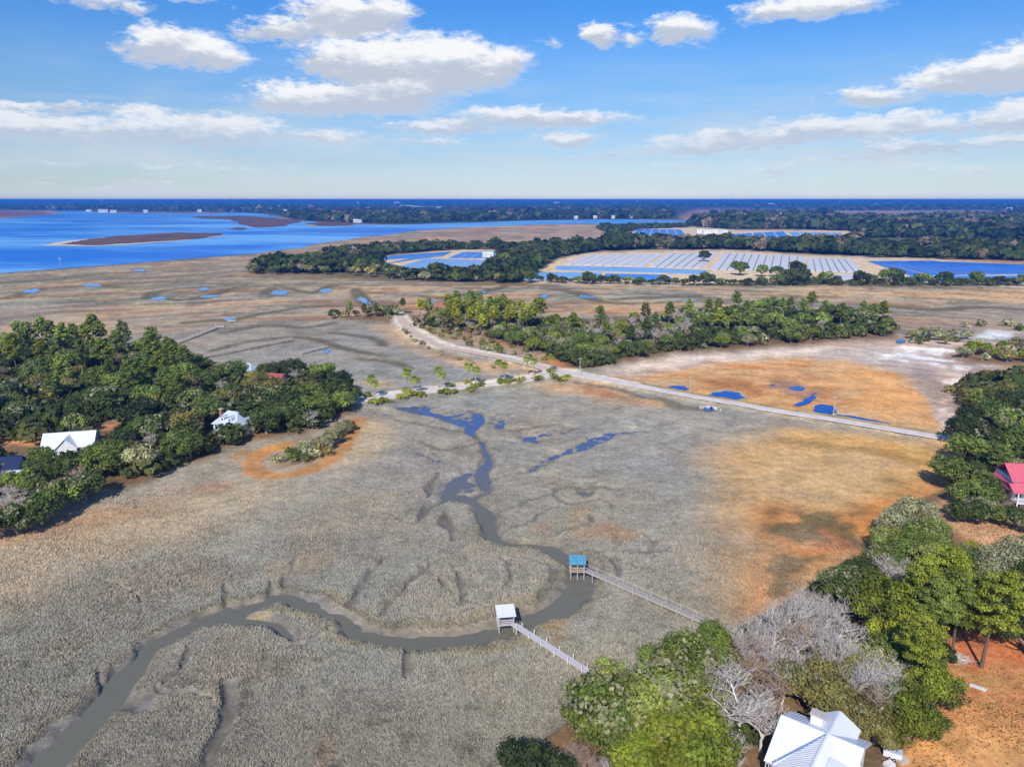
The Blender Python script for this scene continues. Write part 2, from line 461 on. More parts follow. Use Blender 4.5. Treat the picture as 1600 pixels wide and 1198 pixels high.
# ochre and rust short grass
ochre = region([(1090, 702), (1200, 672), (1490, 692), (1478, 745), (1460, 800), (1390, 850), (1330, 880), (1260, 925), (1190, 955), (1125, 965), (1130, 880), (1100, 800)], 34, 1.3)
put(ochre, (196, 152, 98), .88); GRASS *= 1 - .55 * ochre
rust = region([(1160, 795), (1260, 790), (1420, 765), (1480, 690), (1470, 760), (1400, 850), (1320, 870), (1240, 925), (1175, 960), (1170, 900), (1200, 860)], 16, 1.5)
put(rust, (190, 128, 70), .92); bald(rust * .5)
put(rust * band(N15, .5, .66), (204, 150, 92), .7)
put(region([(1190, 810), (1290, 800), (1375, 838), (1390, 858), (1300, 856), (1220, 838)], 5, 1.9) * band(N15, .30, .44), (104, 84, 40), .95)
put(region([(1300, 770), (1440, 758), (1420, 815), (1330, 806)], 6, 1.9) * band(N15, .32, .46), (116, 92, 48), .9)
put(region([(1195, 880), (1290, 868), (1250, 905), (1200, 928)], 4, 1.8) * band(N15, .32, .46), (108, 88, 44), .9)
put(region([(1290, 835), (1345, 850), (1380, 870), (1310, 872), (1250, 862)], 6, 1.4), (190, 112, 62), .7)
put(region([(1195, 665), (1490, 690), (1482, 730), (1380, 712), (1240, 690)], 10), (208, 158, 92), .8)
put(region([(1220, 684), (1320, 700), (1470, 718), (1470, 724), (1310, 708), (1210, 690)], 3, .6), (150, 112, 44), .7)
put(region([(1180, 715), (1380, 718), (1370, 770), (1240, 780), (1180, 760)], 22, 1.5), (188, 158, 116), .7)
bald(region([(1130, 690), (1500, 690), (1480, 800), (1250, 800)], 20) * .75); GRASS = np.maximum(GRASS, .40 * np.clip(ochre * 1.4, 0, 1) * (.45 + N15))
# tan-gold sweep off the wooded point
gold = region([(-500, 880), (-200, 850), (0, 822), (150, 790), (290, 765), (400, 735), (490, 700), (555, 650), (600, 640), (610, 680), (540, 745), (430, 790), (250, 845), (120, 900), (0, 950), (-300, 1000)], 40, 1.2)
put(gold, (180, 160, 132), .85); GRASS *= 1 - .35 * gold
put(region([(-300, 872), (0, 812), (120, 792), (280, 756), (260, 790), (100, 838), (0, 868)], 16), (176, 140, 108), .7)
put(region([(540, 660), (600, 650), (612, 700), (560, 730), (520, 720)], 16), (204, 172, 128), .7)
put(region([(300, 768), (345, 752), (372, 757), (330, 776), (296, 783)], 8), (158, 112, 84), .75)
put(region([(0, 865), (150, 835), (330, 800), (300, 860), (120, 900), (0, 930)], 22) * band(N60, .45, .65), (200, 172, 132), .6)
put(region([(-300, 960), (0, 940), (260, 870), (420, 820), (560, 790), (500, 870), (330, 930), (150, 1010), (0, 1090), (-300, 1150)], 40) * band(N15, .35, .7), (132, 122, 106), .5)
# orange behind the straight road and along the causeway
back = region([(940, 590), (1010, 582), (1130, 560), (1210, 552), (1330, 558), (1420, 590), (1470, 640), (1490, 686), (1400, 671), (1303, 655), (1180, 636), (1060, 614), (980, 600)], 5, .8)
put(back, (204, 156, 106), .95); bald(back); put(back * band(NSTR2, .5, .6), (180, 122, 70), .6); put(back * band(N15, .5, .62), (196, 166, 128), .55)
put(region([(1060, 590), (1180, 575), (1300, 588), (1320, 640), (1240, 630), (1120, 606)], 14, 1.8) * band(N15, .36, .55), (166, 106, 58), .8)
put(region([(1330, 565), (1440, 610), (1480, 660), (1380, 660), (1330, 640), (1350, 600)], 14), (218, 158, 98), .6)
put(region([(1180, 600), (1260, 596), (1300, 622), (1260, 640), (1190, 622)], 6, 1.4) * band(N15, .42, .6), (146, 126, 120), .7)
put(region([(1100, 568), (1200, 556), (1300, 566), (1220, 584), (1110, 584)], 10) * band(NSTR2, .45, .6), (190, 120, 62), .8)
put(region([(830, 604), (880, 592), (960, 604), (1060, 628), (1030, 636), (930, 622), (860, 614)], 7), (214, 168, 118), .9)
put(region([(905, 602), (960, 612), (1045, 632), (1000, 630), (920, 612)], 3, .6), (188, 112, 62), .75)
put(region([(780, 620), (960, 626), (1100, 660), (1180, 690), (1100, 700), (960, 660), (800, 640)], 20), (176, 162, 142), .7)
put(region([(575, 500), (630, 512), (660, 540), (740, 560), (840, 575), (850, 584), (760, 582), (680, 560), (620, 535), (590, 515)], 7), (216, 172, 124), .95)
put(region([(650, 536), (700, 552), (760, 566), (700, 560)], 4), (190, 130, 84), .7)
put(region([(560, 590), (620, 600), (600, 612), (560, 606)], 6), (206, 170, 124), .7)
put(region([(640, 520), (700, 535), (800, 560), (880, 575), (900, 560), (820, 540), (720, 520), (660, 508)], 4), (176, 138, 104), .9)
put(region([(700, 525), (800, 548), (850, 560), (840, 566), (760, 555), (700, 538)], 3) * band(N4, .4, .6), (198, 178, 158), .8)
put(region([(845, 562), (900, 562), (905, 578), (860, 572)], 3), (206, 128, 66), .8)
# pale sand and salt flat
flatm = region([(1380, 535), (1490, 520), (1620, 540), (1620, 600), (1500, 610), (1510, 670), (1490, 684), (1460, 640), (1420, 590), (1330, 560), (1200, 552), (1060, 580), (940, 590), (1000, 572), (1080, 552), (1250, 540)], 5)
put(flatm, (184, 154, 136), .9); put(flatm * band(NSTR2, .5, .62), (160, 134, 122), .7); put(flatm * band(NSTR2, .45, .36), (214, 190, 172), .6); bald(flatm)
put(region([(1100, 556), (1300, 542), (1440, 548), (1440, 570), (1330, 562), (1180, 560)], 7), (190, 174, 162), .8)
put(region([(930, 586), (1010, 562), (1090, 552), (1250, 542), (1320, 545), (1200, 556), (1080, 570), (1000, 580)], 3), (226, 204, 186), .8)
put(region([(1400, 565), (1470, 580), (1490, 610), (1470, 650), (1430, 600)], 8), (150, 134, 126), .85)
put(region([(1410, 543), (1470, 540), (1500, 556), (1600, 566), (1620, 574), (1500, 568), (1430, 566), (1380, 560)], 1.5, 1.6) * band(NSTR2, .58, .44), (240, 230, 222), .95)
put(region([(1440, 545), (1475, 546), (1470, 556), (1440, 552)], 2), (240, 236, 230), .7)
put(region([(1510, 520), (1560, 516), (1600, 522), (1560, 527)], 2), (238, 232, 224), .8)
put(region([(1470, 588), (1540, 584), (1560, 592), (1490, 600)], 2), (232, 216, 204), .8)
put(region([(1455, 620), (1500, 610), (1505, 665), (1470, 672)], 4) * band(N4, .35, .6), (226, 196, 176), .8)
put(region([(1530, 582), (1620, 578), (1620, 590), (1540, 590)], 3), (170, 122, 82), .8)
put(region([(1380, 500), (1470, 505), (1600, 512), (1620, 505), (1500, 498)], 4), (196, 156, 124), .7)
# rust ring round the bare spit
loop = stroke([(562, 655, 7), (542, 690, 7), (512, 722, 7), (470, 738, 7), (430, 744, 7.5), (400, 738, 8), (394, 724, 8), (412, 706, 7), (450, 694, 5)], n=6)
put(s01(loop * 2.2), (176, 124, 74), .9); bald(s01(loop * 2))
put(region([(352, 722), (410, 698), (470, 688), (460, 698), (400, 712), (366, 738)], 4), (190, 134, 72), .8)
spit = region([(415, 712), (470, 692), (545, 668), (556, 655), (538, 690), (505, 718), (460, 732), (420, 732)], 4)
put(spit, (146, 124, 98), .9); bald(spit)
# uplands
up = region([(-500, 470), (-60, 545), (60, 546), (160, 546), (230, 558), (330, 580), (450, 588), (525, 598), (562, 626), (552, 645), (500, 676), (420, 690), (365, 705), (290, 732), (240, 750), (120, 778), (40, 797), (-60, 812), (-500, 860)], 6, .5)
up2 = region([(625, 498), (700, 485), (900, 500), (1100, 490), (1300, 490), (1405, 510), (1400, 530), (1250, 540), (1090, 552), (1010, 560), (935, 580), (895, 578), (860, 562), (760, 530), (650, 506)], 5, .5)
up3 = region([(1490, 612), (1620, 598), (2100, 600), (2100, 1560), (800, 1560), (800, 1198), (880, 1130), (935, 1075), (1010, 1050), (1060, 1005), (1105, 985), (1150, 1000), (1210, 955), (1250, 930), (1330, 880), (1400, 850), (1400, 800), (1470, 770), (1482, 740), (1500, 690)], 6, .5)
up4 = region([(1478, 560), (1520, 548), (1700, 540), (1700, 580), (1560, 574)], 4, .4)
up5 = region([(508, 500), (560, 494), (632, 480), (640, 496), (600, 502)], 3, .4)
for u in (up, up2, up3, up4, up5):
    put(u, (112, 88, 62), .95); lift(u, 1.0); bald(u)
put(region([(18, 690), (60, 680), (150, 668), (190, 660), (160, 676), (90, 690), (50, 702), (20, 702)], 3, .6), (208, 146, 100), .95)
put(region([(148, 628), (176, 634), (184, 656), (150, 660)], 3, .6), (190, 164, 140), .9)
put(region([(1466, 792), (1500, 782), (1620, 815), (1620, 850), (1530, 862), (1478, 830)], 7, .7), (196, 150, 116), .95)
lawn = region([(1478, 990), (1540, 985), (1620, 980), (2100, 980), (2100, 1560), (1380, 1560), (1410, 1190), (1440, 1130), (1475, 1080), (1470, 1030)], 6, .6)
put(lawn, (190, 124, 80), .97)
put(lawn * s01((GY - 1060) / 130), (202, 146, 92), .85)
put(lawn * band(N4, .52, .68), (178, 132, 82), .55)
put(lawn * band(N15, .52, .66) * s01((GY - 1030) / 80), (158, 134, 78), .6)
put(region([(1478, 1000), (1540, 990), (1620, 995), (1620, 1030), (1500, 1040)], 8), (190, 100, 62), .6)
# far country: wooded ground, purple-brown marsh and bare sand
put(s01((345 - GY) / 2) * 1.0, (64, 76, 48), .0)
woods_far = region([(-500, 300), (2100, 300), (2100, 328), (1620, 330), (1480, 328), (1090, 327), (1060, 343), (940, 344), (760, 349), (620, 352), (560, 350), (480, 345), (420, 336), (330, 332), (200, 332), (80, 327), (-500, 329)], 1.2, .4)
put(woods_far, (58, 66, 46), .97)
put(region([(1085, 326), (1180, 325), (1270, 330), (1400, 336), (1560, 338), (1400, 343), (1200, 342), (1100, 340), (1050, 342)], 1.5, .4), (146, 112, 106), .9)
put(region([(-500, 328), (0, 328), (70, 331), (88, 335), (30, 339), (-500, 342)], 1.5, .3), (120, 84, 74), .9)
put(region([(640, 329), (740, 328), (760, 330), (650, 332)], 1, .3), (128, 108, 110), .8)
wm2 = region([(935, 350), (985, 345), (1060, 348), (1120, 342), (1700, 340), (1700, 400), (1600, 405), (1300, 398), (1120, 388), (1000, 384), (950, 368)], 2, .5)
put(wm2, (84, 84, 56), .9)
wm3 = region([(385, 428), (420, 402), (520, 398), (600, 392), (780, 385), (900, 382), (940, 392), (860, 410), (820, 430), (900, 440), (1100, 446), (1600, 446), (1600, 438), (1100, 436), (840, 420), (840, 446), (640, 440), (470, 430)], 3, .5)
put(wm3, (104, 92, 62), .9)
# bare sand round the fields
for pts in ([(835, 428), (870, 405), (915, 394), (1040, 392), (1130, 391), (1260, 398), (1340, 401), (1420, 404), (1620, 414), (1620, 450), (1420, 440), (1250, 436), (1040, 446), (820, 442)],
            [(560, 408), (640, 396), (720, 388), (800, 390), (792, 412), (760, 424), (650, 432), (600, 418)],
            [(975, 372), (980, 356), (1060, 353), (1150, 358), (1330, 360), (1330, 374), (1220, 382), (1120, 374)],
            [(1470, 366), (1510, 360), (1560, 358), (1540, 368)]):
    put(region(pts, 2, .3), (222, 192, 166), .9)

# creeks, flooded hollows and ditches
creek_main = stroke([(30, 1260, 8), (75, 1185, 7.6), (130, 1125, 6.6), (185, 1066, 5.6), (235, 1010, 5.0), (290, 976, 4.8), (345, 957, 5.2), (400, 941, 5), (440, 931, 4.6), (478, 937, 4.6), (512, 954, 4), (545, 970, 4), (560, 985, 4.6), (605, 993, 5), (655, 998, 5), (705, 995, 5.2), (762, 984, 5.6), (805, 971, 6), (850, 958, 6.2), (884, 938, 6.6), (905, 912, 7), (912, 890, 7), (895, 870, 6), (868, 856, 4.5), (830, 849, 3.8), (792, 843, 4), (768, 834, 4.8), (761, 815, 4.4), (757, 796, 4.4), (740, 783, 3.8), (717, 774, 3.6)])
creek_up = stroke([(660, 806, 3.6), (672, 788, 4.2), (695, 778, 3.4), (708, 758, 5.2), (722, 742, 4)])
creek_up2 = stroke([(757, 760, 3), (756, 742, 4.0), (761, 716, 4.2), (755, 690, 2.6), (737, 674, 3.2), (751, 655, 3.8), (738, 641, 3.6), (700, 648, 2.6), (650, 640, 2.4), (622, 633, 2)])
creek_up3 = stroke([(716, 775, 4.5), (740, 776, 3.5), (762, 766, 3)])
second = stroke([(340, 958, 5), (372, 962, 5), (420, 970, 4), (462, 992, 3)])
pool_mask = region([(612, 632), (640, 629), (668, 632), (690, 644), (748, 644), (752, 660), (736, 676), (708, 662), (684, 652), (640, 642)], 4, .7)
pool2 = region([(785, 686), (797, 668), (879, 666), (900, 672), (822, 684), (800, 690)], 5, 1.0)
pool4 = region([(668, 760), (700, 735), (735, 730), (752, 762), (735, 782), (690, 790)], 8, 1.2) + region([(745, 646), (790, 640), (800, 655), (760, 662)], 5, 1.0) + region([(560, 640), (620, 640), (640, 660), (580, 664)], 8, 1.2) * .8 + region([(812, 748), (850, 742), (856, 760), (820, 764)], 6, 1) * .8 + region([(896, 752), (935, 756), (925, 776), (900, 774)], 6, 1) * .8
pool3 = region([(655, 700), (690, 694), (700, 712), (664, 720)], 6, 1.2)
branch = stroke([(832, 730, 3.0), (872, 709, 4.6), (905, 696, 5.2), (936, 683, 5), (962, 674, 3.5), (1010, 671, 2.4)])
minor = None
for pts in ([(766, 803, 1.6), (810, 785, 2), (866, 766, 2), (905, 758, 1.6), (972, 763, 1.6)], [(872, 831, 1.5), (920, 816, 1.8), (924, 802, 1.5)],
            [(922, 859, 1.2), (1010, 859, 2.4), (1047, 852, 1.6)], [(449, 917, 2.0), (447, 897, 1.8), (466, 866, 1.4)], [(360, 1068, 3.4), (362, 1092, 3.4), (350, 1132, 3.2), (329, 1169, 2.6), (325, 1215, 3.0)],
            [(640, 1004, 2.0), (638, 1030, 2.2), (632, 1056, 1.6)], [(716, 890, 2.0), (724, 918, 2.2), (720, 945, 1.6)], [(596, 872, 1.4), (565, 905, 2.0), (545, 948, 1.8)],
            [(856, 872, 1.4), (862, 898, 2.2), (842, 940, 2.0)], [(905, 764, 3.0), (915, 768, 4.0), (925, 762, 2)], [(560, 870, 1.2), (610, 850, 1.4), (640, 838, 1.2)],
            [(356, 912, 1.6), (350, 934, 1.4), (360, 950, 2.0)], [(198, 1100, 5.0), (212, 1088, 4), (236, 1080, 3)], [(250, 1070, 2.0), (290, 1076, 2.0), (330, 1090, 1.4)], [(148, 1048, 1.8), (156, 1060, 2.2), (165, 1085, 2)],
            [(700, 800, 1.6), (704, 826, 2), (706, 840, 1.4)], [(690, 870, 1.2), (640, 905, 1.6), (600, 960, 1.4)]):
    q = stroke([(a0, b0, c0 * .85) for a0, b0, c0 in pts]); minor = q if minor is None else np.maximum(minor, q)
mud_patch = region([(200, 1090), (236, 1082), (232, 1108), (205, 1120)], 5)
for pts in ([(770, 836, 1.6), (800, 820, 2.2), (830, 812, 1.8), (842, 800, 1.8), (868, 790, 1.2)], [(690, 735, 1.4), (676, 750, 2.2), (666, 774, 1.6)], [(704, 830, 1.8), (692, 812, 2.2), (700, 798, 1.4)], [(842, 733, 1.6), (802, 738, 2.4), (768, 748, 2.2)],
            [(930, 858, 1.6), (960, 880, 2.4), (966, 898, 1.4)], [(1010, 858, 1.4), (1022, 845, 2), (1004, 834, 1.2)], [(656, 690, 2.0), (700, 700, 3.0), (748, 690, 2.4)], [(620, 655, 2.0), (690, 668, 3.0), (738, 674, 2.4)], [(776, 660, 2), (800, 672, 2.6), (850, 664, 2.4), (900, 668, 1.6)],
            [(420, 905, 1.2), (430, 920, 1.8), (424, 936, 1.2)], [(540, 968, 1.4), (520, 985, 2.0), (480, 1000, 1.6), (430, 1010, 1.2)], [(300, 1010, 1.6), (290, 1040, 1.8), (262, 1062, 1.4)], [(655, 880, 1.4), (690, 905, 2.0), (716, 925, 1.6), (752, 950, 1.4)], [(600, 800, 1.4), (640, 815, 1.8), (660, 806, 1.4)],
            [(860, 770, 1.4), (890, 784, 2.0), (930, 780, 1.8), (960, 790, 1.2)], [(780, 870, 1.2), (800, 890, 1.6), (790, 915, 1.2)], [(1020, 890, 1.2), (980, 880, 1.8), (960, 868, 1.4)], [(150, 900, 1.0), (190, 915, 1.4), (220, 935, 1.0)]):
    minor = np.maximum(minor, stroke([(a0, b0, c0 * .8) for a0, b0, c0 in pts]))
near_mud = np.maximum.reduce([s01((creek_main + .45) * 2.2), s01((second + .6) * 1.8), s01((minor + .3) * 1.6), mud_patch, s01((creek_up + .25) * 2), s01((creek_up2 + .35) * 2), s01((creek_up3 + .4) * 2)])
put(near_mud, (112, 104, 98), .92); bald(np.maximum.reduce([s01((creek_main + .30) * 3), s01((second + .4) * 2.5), s01((minor + .15) * 2.2), mud_patch, s01((creek_up + .1) * 3), s01((creek_up2 + .15) * 3), s01((creek_up3 + .2) * 3)]))
put(s01((creek_main + .9) * 2) * (1 - s01((creek_main + .2) * 3)), (128, 116, 92), .5)
GH -= 1.55 * s01((creek_main + .35) * 0.9) + 1.1 * s01((second + .3) * .8) + .60 * s01((minor + .2) * 1.0) + 1.0 * s01((creek_up + .2) * .9) + 1.1 * s01((creek_up2 + .3) * .9) + 1.1 * s01((creek_up3 + .3) * .9) + .3 * mud_patch
GH -= (.99 + 1.3 * (N1 - .44)) * s01((branch + .55) * 1.3)
chan = s01((creek_main + .1) * 2)
GH += chan * (1.5 * (N15 - .5) + .7 * (N4 - .5))
wet = np.clip(pool_mask * (.7 + .5 * N4) + pool2 * (.25 + 1.2 * N4) + pool3 * (1.2 * N4) + pool4 * (1.3 * N4 - .05), 0, 1.2)
GH -= np.clip(wet, 0, 1) * (1.14 + 1.9 * (N1 - .46))
bald(np.clip(wet - .35, 0, 1) * .6); bald(s01((branch + .1) * 2) * .9)
put(np.clip(wet, 0, 1), (98, 97, 100), .75); put(s01((branch + .3) * 1.6), (110, 108, 104), .7)
GH += (N15 - .5) * .25 * (1 - far) * GRASS
wrack = region([(282, 1040), (304, 1036), (300, 1046), (286, 1046)], 2); put(wrack, (196, 190, 182), .9); bald(wrack)
for pts, c in (([(905, 835), (950, 820), (995, 828), (985, 846), (930, 848), (890, 842)], (168, 122, 84)), ([(880, 803), (930, 790), (925, 810), (890, 815)], (166, 136, 92)), ([(840, 815), (870, 805), (872, 822), (845, 828)], (172, 132, 106)),
               ([(630, 838), (650, 838), (648, 850), (630, 850)], (160, 122, 98)), ([(845, 750), (870, 746), (872, 756), (850, 760)], (168, 130, 108)), ([(1340, 690), (1420, 700), (1400, 716), (1340, 705)], (200, 150, 88)),
               ([(400, 880), (520, 860), (520, 890), (430, 905)], (160, 140, 118)), ([(350, 1005), (385, 1003), (380, 1012), (352, 1014)], (150, 120, 98)), ([(500, 1150), (530, 1120), (520, 1198), (490, 1198)], (150, 122, 98)), ([(840, 955), (890, 960), (870, 985), (850, 980)], (158, 134, 104))):
    put(region(pts, 6, 1.0), c, .7)
green_edge = s01((creek_main + 1.6) * 1.0) * (1 - s01((creek_main + .9) * 3)) * band(N15, .5, .62)
put(green_edge, (150, 134, 78), .6)
put(np.ones_like(GH) * (1 - far) * band(N60, .4, .7) * GRASS, (146, 136, 122), .55)
put((1 - far) * band(N15, .52, .7) * GRASS, (168, 152, 136), .4)
put((1 - far) * band(N4, .55, .75) * GRASS, (132, 124, 112), .45)
# meandering creeklets of the middle marsh
for pts in ([(-60, 446, 9), (0, 442, 9), (50, 439, 8), (100, 435, 8), (150, 428, 7), (240, 425, 7), (330, 424, 5)], [(0, 466, 5), (34, 460, 6), (60, 452, 7), (100, 449, 6), (146, 446, 8), (190, 450, 5)], [(233, 466, 7), (240, 458, 7), (262, 453, 6), (304, 450, 6), (330, 449, 5)],
            [(258, 466, 6), (280, 469, 6), (304, 467, 7), (337, 459, 8), (364, 450, 6), (405, 447, 5), (440, 445, 4)], [(418, 460, 8), (418, 453, 7), (440, 449, 6), (472, 455, 6), (496, 457, 8), (520, 446, 6), (560, 444, 5)], [(556, 452, 5), (562, 462, 8), (575, 474, 7), (600, 478, 5)],
            [(655, 462, 5), (690, 466, 6), (735, 460, 8), (780, 450, 7), (790, 447, 5)], [(860, 452, 6), (890, 455, 9), (905, 459, 8), (935, 470, 7), (980, 474, 5), (1060, 472, 4)], [(290, 504, 5), (345, 500, 5), (362, 501, 5), (400, 492, 5), (480, 480, 5), (560, 478, 4)],
            [(350, 520, 4), (420, 508, 5), (470, 512, 4), (520, 505, 4)], [(330, 548, 3), (400, 532, 3), (480, 528, 4), (540, 545, 4), (600, 556, 3)], [(560, 560, 3), (610, 566, 4), (640, 575, 3)], [(520, 520, 4), (580, 528, 4), (600, 540, 3)], [(1380, 478, 7), (1450, 484, 8), (1540, 480, 8), (1620, 486, 6)], [(960, 468, 5), (1040, 464, 6), (1120, 466, 5)]):
    ml = stroke(pts, jit=False); put(s01((ml + 1.1) * 1.1), (84, 78, 60), .78); put(s01((ml + 2.2) * .6) * band(NSTR2, .3, .55), (128, 114, 92), .4)
put(s01((minor + .3) * 1.3), (110, 104, 94), .7)
# ditches beside the roads
ditch = stroke([(900, 598, 3), (965, 608, 3.5), (1007, 621, 3), (1040, 625, 4), (1062, 636, 6), (1104, 639, 5)], jit=False)
put(s01((ditch + .5) * 1.5), (112, 106, 92), .8)
bankz = stroke([(560, 634, 7), (640, 624, 7), (700, 616, 8), (760, 608, 9), (830, 598, 7), (880, 594, 5)], jit=False)
put(s01((bankz + .3) * 1.6), (122, 116, 106), .85)
cause = stroke([(556, 628, 11), (640, 616, 11), (720, 606, 11), (800, 597, 11), (880, 584, 12), (900, 587, 10), (981, 601, 8), (1079, 620, 6.5), (1160, 633.5, 6.5), (1225, 645, 6.5), (1303, 656.5, 6.5), (1420, 676, 6.5), (1515, 691, 7)], jit=False)
cause2 = stroke([(870, 580, 10), (800, 562, 11), (745, 551, 12), (690, 540, 14), (655, 524, 16), (634, 508, 15), (625, 494, 12)], jit=False)
cz = np.maximum(s01((cause + .75) * 1.8), s01((cause2 + .35) * 1.3))
put(np.maximum(s01((cause + .15) * 3), s01((cause2 + .1) * 2)) * (GX < 1020), (216, 200, 182), .9)
put(s01((cause + .45) * 2.5) * (GX >= 1000), (160, 142, 92), .8)
GH = GH * (1 - cz) + 1.0 * cz; bald(s01((cause + 1.0) * 2)); bald(s01((cause2 + .6) * 2))

GC = GC * (1 - FARW)
def sample(A, px, py):
    x = np.clip((px - RX0) / RSX, 0, NXR - 1.001); y = np.clip(py - RY0, 0, NYR - 1.001)
    xi = x.astype(int); yi = y.astype(int); fx = x - xi; fy = y - yi
    if A.ndim == 3: fx = fx[..., None]; fy = fy[..., None]
    return (A[yi, xi] * (1 - fx) + A[yi, xi + 1] * fx) * (1 - fy) + (A[yi + 1, xi] * (1 - fx) + A[yi + 1, xi + 1] * fx) * fy
def ground_z(X, Y):
    px, py, dep = proj(X, Y, 0.0)
    return float(sample(GH, np.array([px]), np.array([py]))[0])

# one ground sheet out to the horizon, finer where the land has detail
fine = np.arange(-43, 43.01, 0.142)
azs = np.concatenate([fine, np.linspace(47, 313, 40)]); NAZ = len(azs)
rowpy = np.concatenate([np.arange(315.2, 330, 1.0), np.arange(330, 520, 1.7), np.arange(520, 1260, 2.3), np.arange(1260, 1560, 12)])
rr = [CAMH / math.tan(math.atan((p - CY) / F) + PITCH) for p in rowpy]
rr = np.array([90000.0, 60000.0] + rr + [30.0, 12.0, 3.0])
A2, R2 = np.meshgrid(np.radians(azs), rr)
VX = (R2 * np.sin(A2)).ravel(); VY = (R2 * np.cos(A2)).ravel()
front = (np.abs(A2) < R(44)).ravel()
PX, PY, DP = proj(VX, VY, 0.0)
PX = np.where(front & (DP > 1), PX, 300.0); PY = np.where(front & (DP > 1), PY, 900.0)
VZ = np.where(front, sample(GH, PX, PY), 0.0)
GCOL = sample(GC, PX, PY); GGR = sample(GRASS, PX, PY)
nr_ = len(rr)
idx = np.arange(nr_ * NAZ).reshape(nr_, NAZ); nxt = np.roll(idx, -1, axis=1)
Q = np.stack([idx[:-1], nxt[:-1], nxt[1:], idx[1:]], -1).reshape(-1, 4)[:, ::-1]
gm = npmesh('ground', np.stack([VX, VY, VZ], 1), Q, True, {'tone': np.concatenate([GCOL, GGR[:, None]], 1)})
# ground material: the land's own colours, broken up by tussocks, stems and litter
m, q, p = mat('marsh_ground', rough=0.95, spec=0.12)
atr = q.n('ShaderNodeAttribute', attribute_name='tone')
geo = q.n('ShaderNodeNewGeometry')
pos = geo.outputs['Position']
gr = atr.outputs['Alpha']
f1 = q.noise(pos, 1.5, 5, 0.7); f2 = q.noise(pos, 0.11, 5, 0.6); f3 = q.noise(pos, 0.45, 4, 0.65); f4 = q.noise(pos, 0.016, 4, 0.6)
warm = q.mix(q.ramp(f4, .35, .65), (0.93, 0.97, 1.05, 1), (1.07, 1.02, 0.94, 1))
k1 = q.ramp(f1, .3, .7, .66, 1.34, False)
k2 = q.m('MULTIPLY', q.ramp(f2, .3, .7, .74, 1.26, False), q.ramp(f3, .3, .7, .76, 1.24, False))
kk = q.m('MULTIPLY', k2, q.m('ADD', q.m('MULTIPLY', k1, q.m('MULTIPLY_ADD', gr, .3, .7)), q.m('MULTIPLY_ADD', gr, -.3, .3)))
c = q.mix(1.0, atr.outputs['Color'], warm, 'MULTIPLY')
c = q.v('MULTIPLY', c, (1.33, 1.35, 1.23))
sc = q.n('ShaderNodeVectorMath', operation='SCALE'); q.put(sc.inputs[0], c); q.put(sc.inputs['Scale'], kk)
q.put(p.inputs['Base Color'], sc.outputs[0])
bmp = q.n('ShaderNodeBump'); bmp.inputs['Distance'].default_value = 0.8
q.put(bmp.inputs['Strength'], q.m('MULTIPLY_ADD', gr, .75, .2)); q.put(bmp.inputs['Height'], q.m('ADD', q.m('MULTIPLY', f1, .7), q.m('MULTIPLY', f3, .8)))
q.put(p.inputs['Normal'], bmp.outputs[0])
MAT['ground'] = m
link('ground', gm, m, kind='structure')

# standing marsh grass as real tufts wherever the stems can be made out
OCH = np.clip(ochre * 1.3, 0, 1); NT = 275000
pyq = 668 + (1225 - 668) * rng.random(NT * 3) ** 0.62
pxq = -60 + 1720 * rng.random(NT * 3)
g_ = sample(GRASS, pxq, pyq); h_ = sample(GH, pxq, pyq)
cl = sample(N4, pxq, pyq); c15 = sample(N15, pxq, pyq)
pr = np.clip(g_, 0, 1) * np.clip(.35 + 1.3 * cl, 0, 1) * np.clip((pyq - 668) / 130.0, 0.0, 1)
keep = (rng.random(NT * 3) < pr) & (h_ < .6) & (h_ > -.42) & (g_ > .12)
pxq, pyq, g_, h_, cl, c15 = [a_[keep][:NT] for a_ in (pxq, pyq, g_, h_, cl, c15)]
n = len(pxq)
ddz = -SP + (CY - pyq) / F * CP; tt = CAMH / -ddz
BX = (pxq - CX) / F * tt; BY = (CP + (CY - pyq) / F * SP) * tt
print('tufts', n)
tc_ = (1.74 - .34 * sample(OCH, pxq, pyq)[:, None]) * sample(GC, pxq, pyq) * (1 + (rng.random((n, 1)) - .5) * np.clip((pyq - 640) / 360, .10, .36)[:, None]) * (0.86 + .3 * cl[:, None]) * np.array([.95, .985, .93])
dist_ = np.hypot(BX, BY)
hh = .40 * np.clip((pyq - 600) / 260, .4, 1) * (0.50 + 0.62 * rng.random(n)) * (0.5 + 0.55 * g_) * (0.35 + 1.3 * c15) * np.clip(dist_ / 170, 1, 1.3)
ww = (0.062 + 0.078 * rng.random(n)) * np.clip(dist_ / 130, 1, 1.9)
ang = rng.random(n) * math.pi
lean = fbm(BX / 3.0, BY / 3.0, 2, 71) * 6.0 - 3.0 + 2.1
lx = np.cos(lean) * hh * .45 + rng.normal(0, .14, n); ly = np.sin(lean) * hh * .45 + rng.normal(0, .14, n)
dx = np.cos(ang) * ww; dy = np.sin(ang) * ww
z0 = h_ - .06
V = np.zeros((n, 5, 3), np.float32)
V[:, 0] = np.stack([BX - dx, BY - dy, z0], 1); V[:, 1] = np.stack([BX + dx, BY + dy, z0], 1)
V[:, 2] = np.stack([BX + dx * .8 + lx * .4, BY + dy * .8 + ly * .4, z0 + hh * .68], 1); V[:, 3] = np.stack([BX - dx * .8 + lx * .4, BY - dy * .8 + ly * .4, z0 + hh * .72], 1)
V[:, 4] = np.stack([BX + lx, BY + ly, z0 + hh], 1)
base = np.arange(n)[:, None] * 5
T = np.concatenate([base + [0, 1, 2], base + [0, 2, 3], base + [3, 2, 4]], 0)
tint_ = np.repeat(np.concatenate([tc_, np.ones((n, 1))], 1)[:, None, :], 5, 1)
tint_[:, 4, :3] *= 1.12
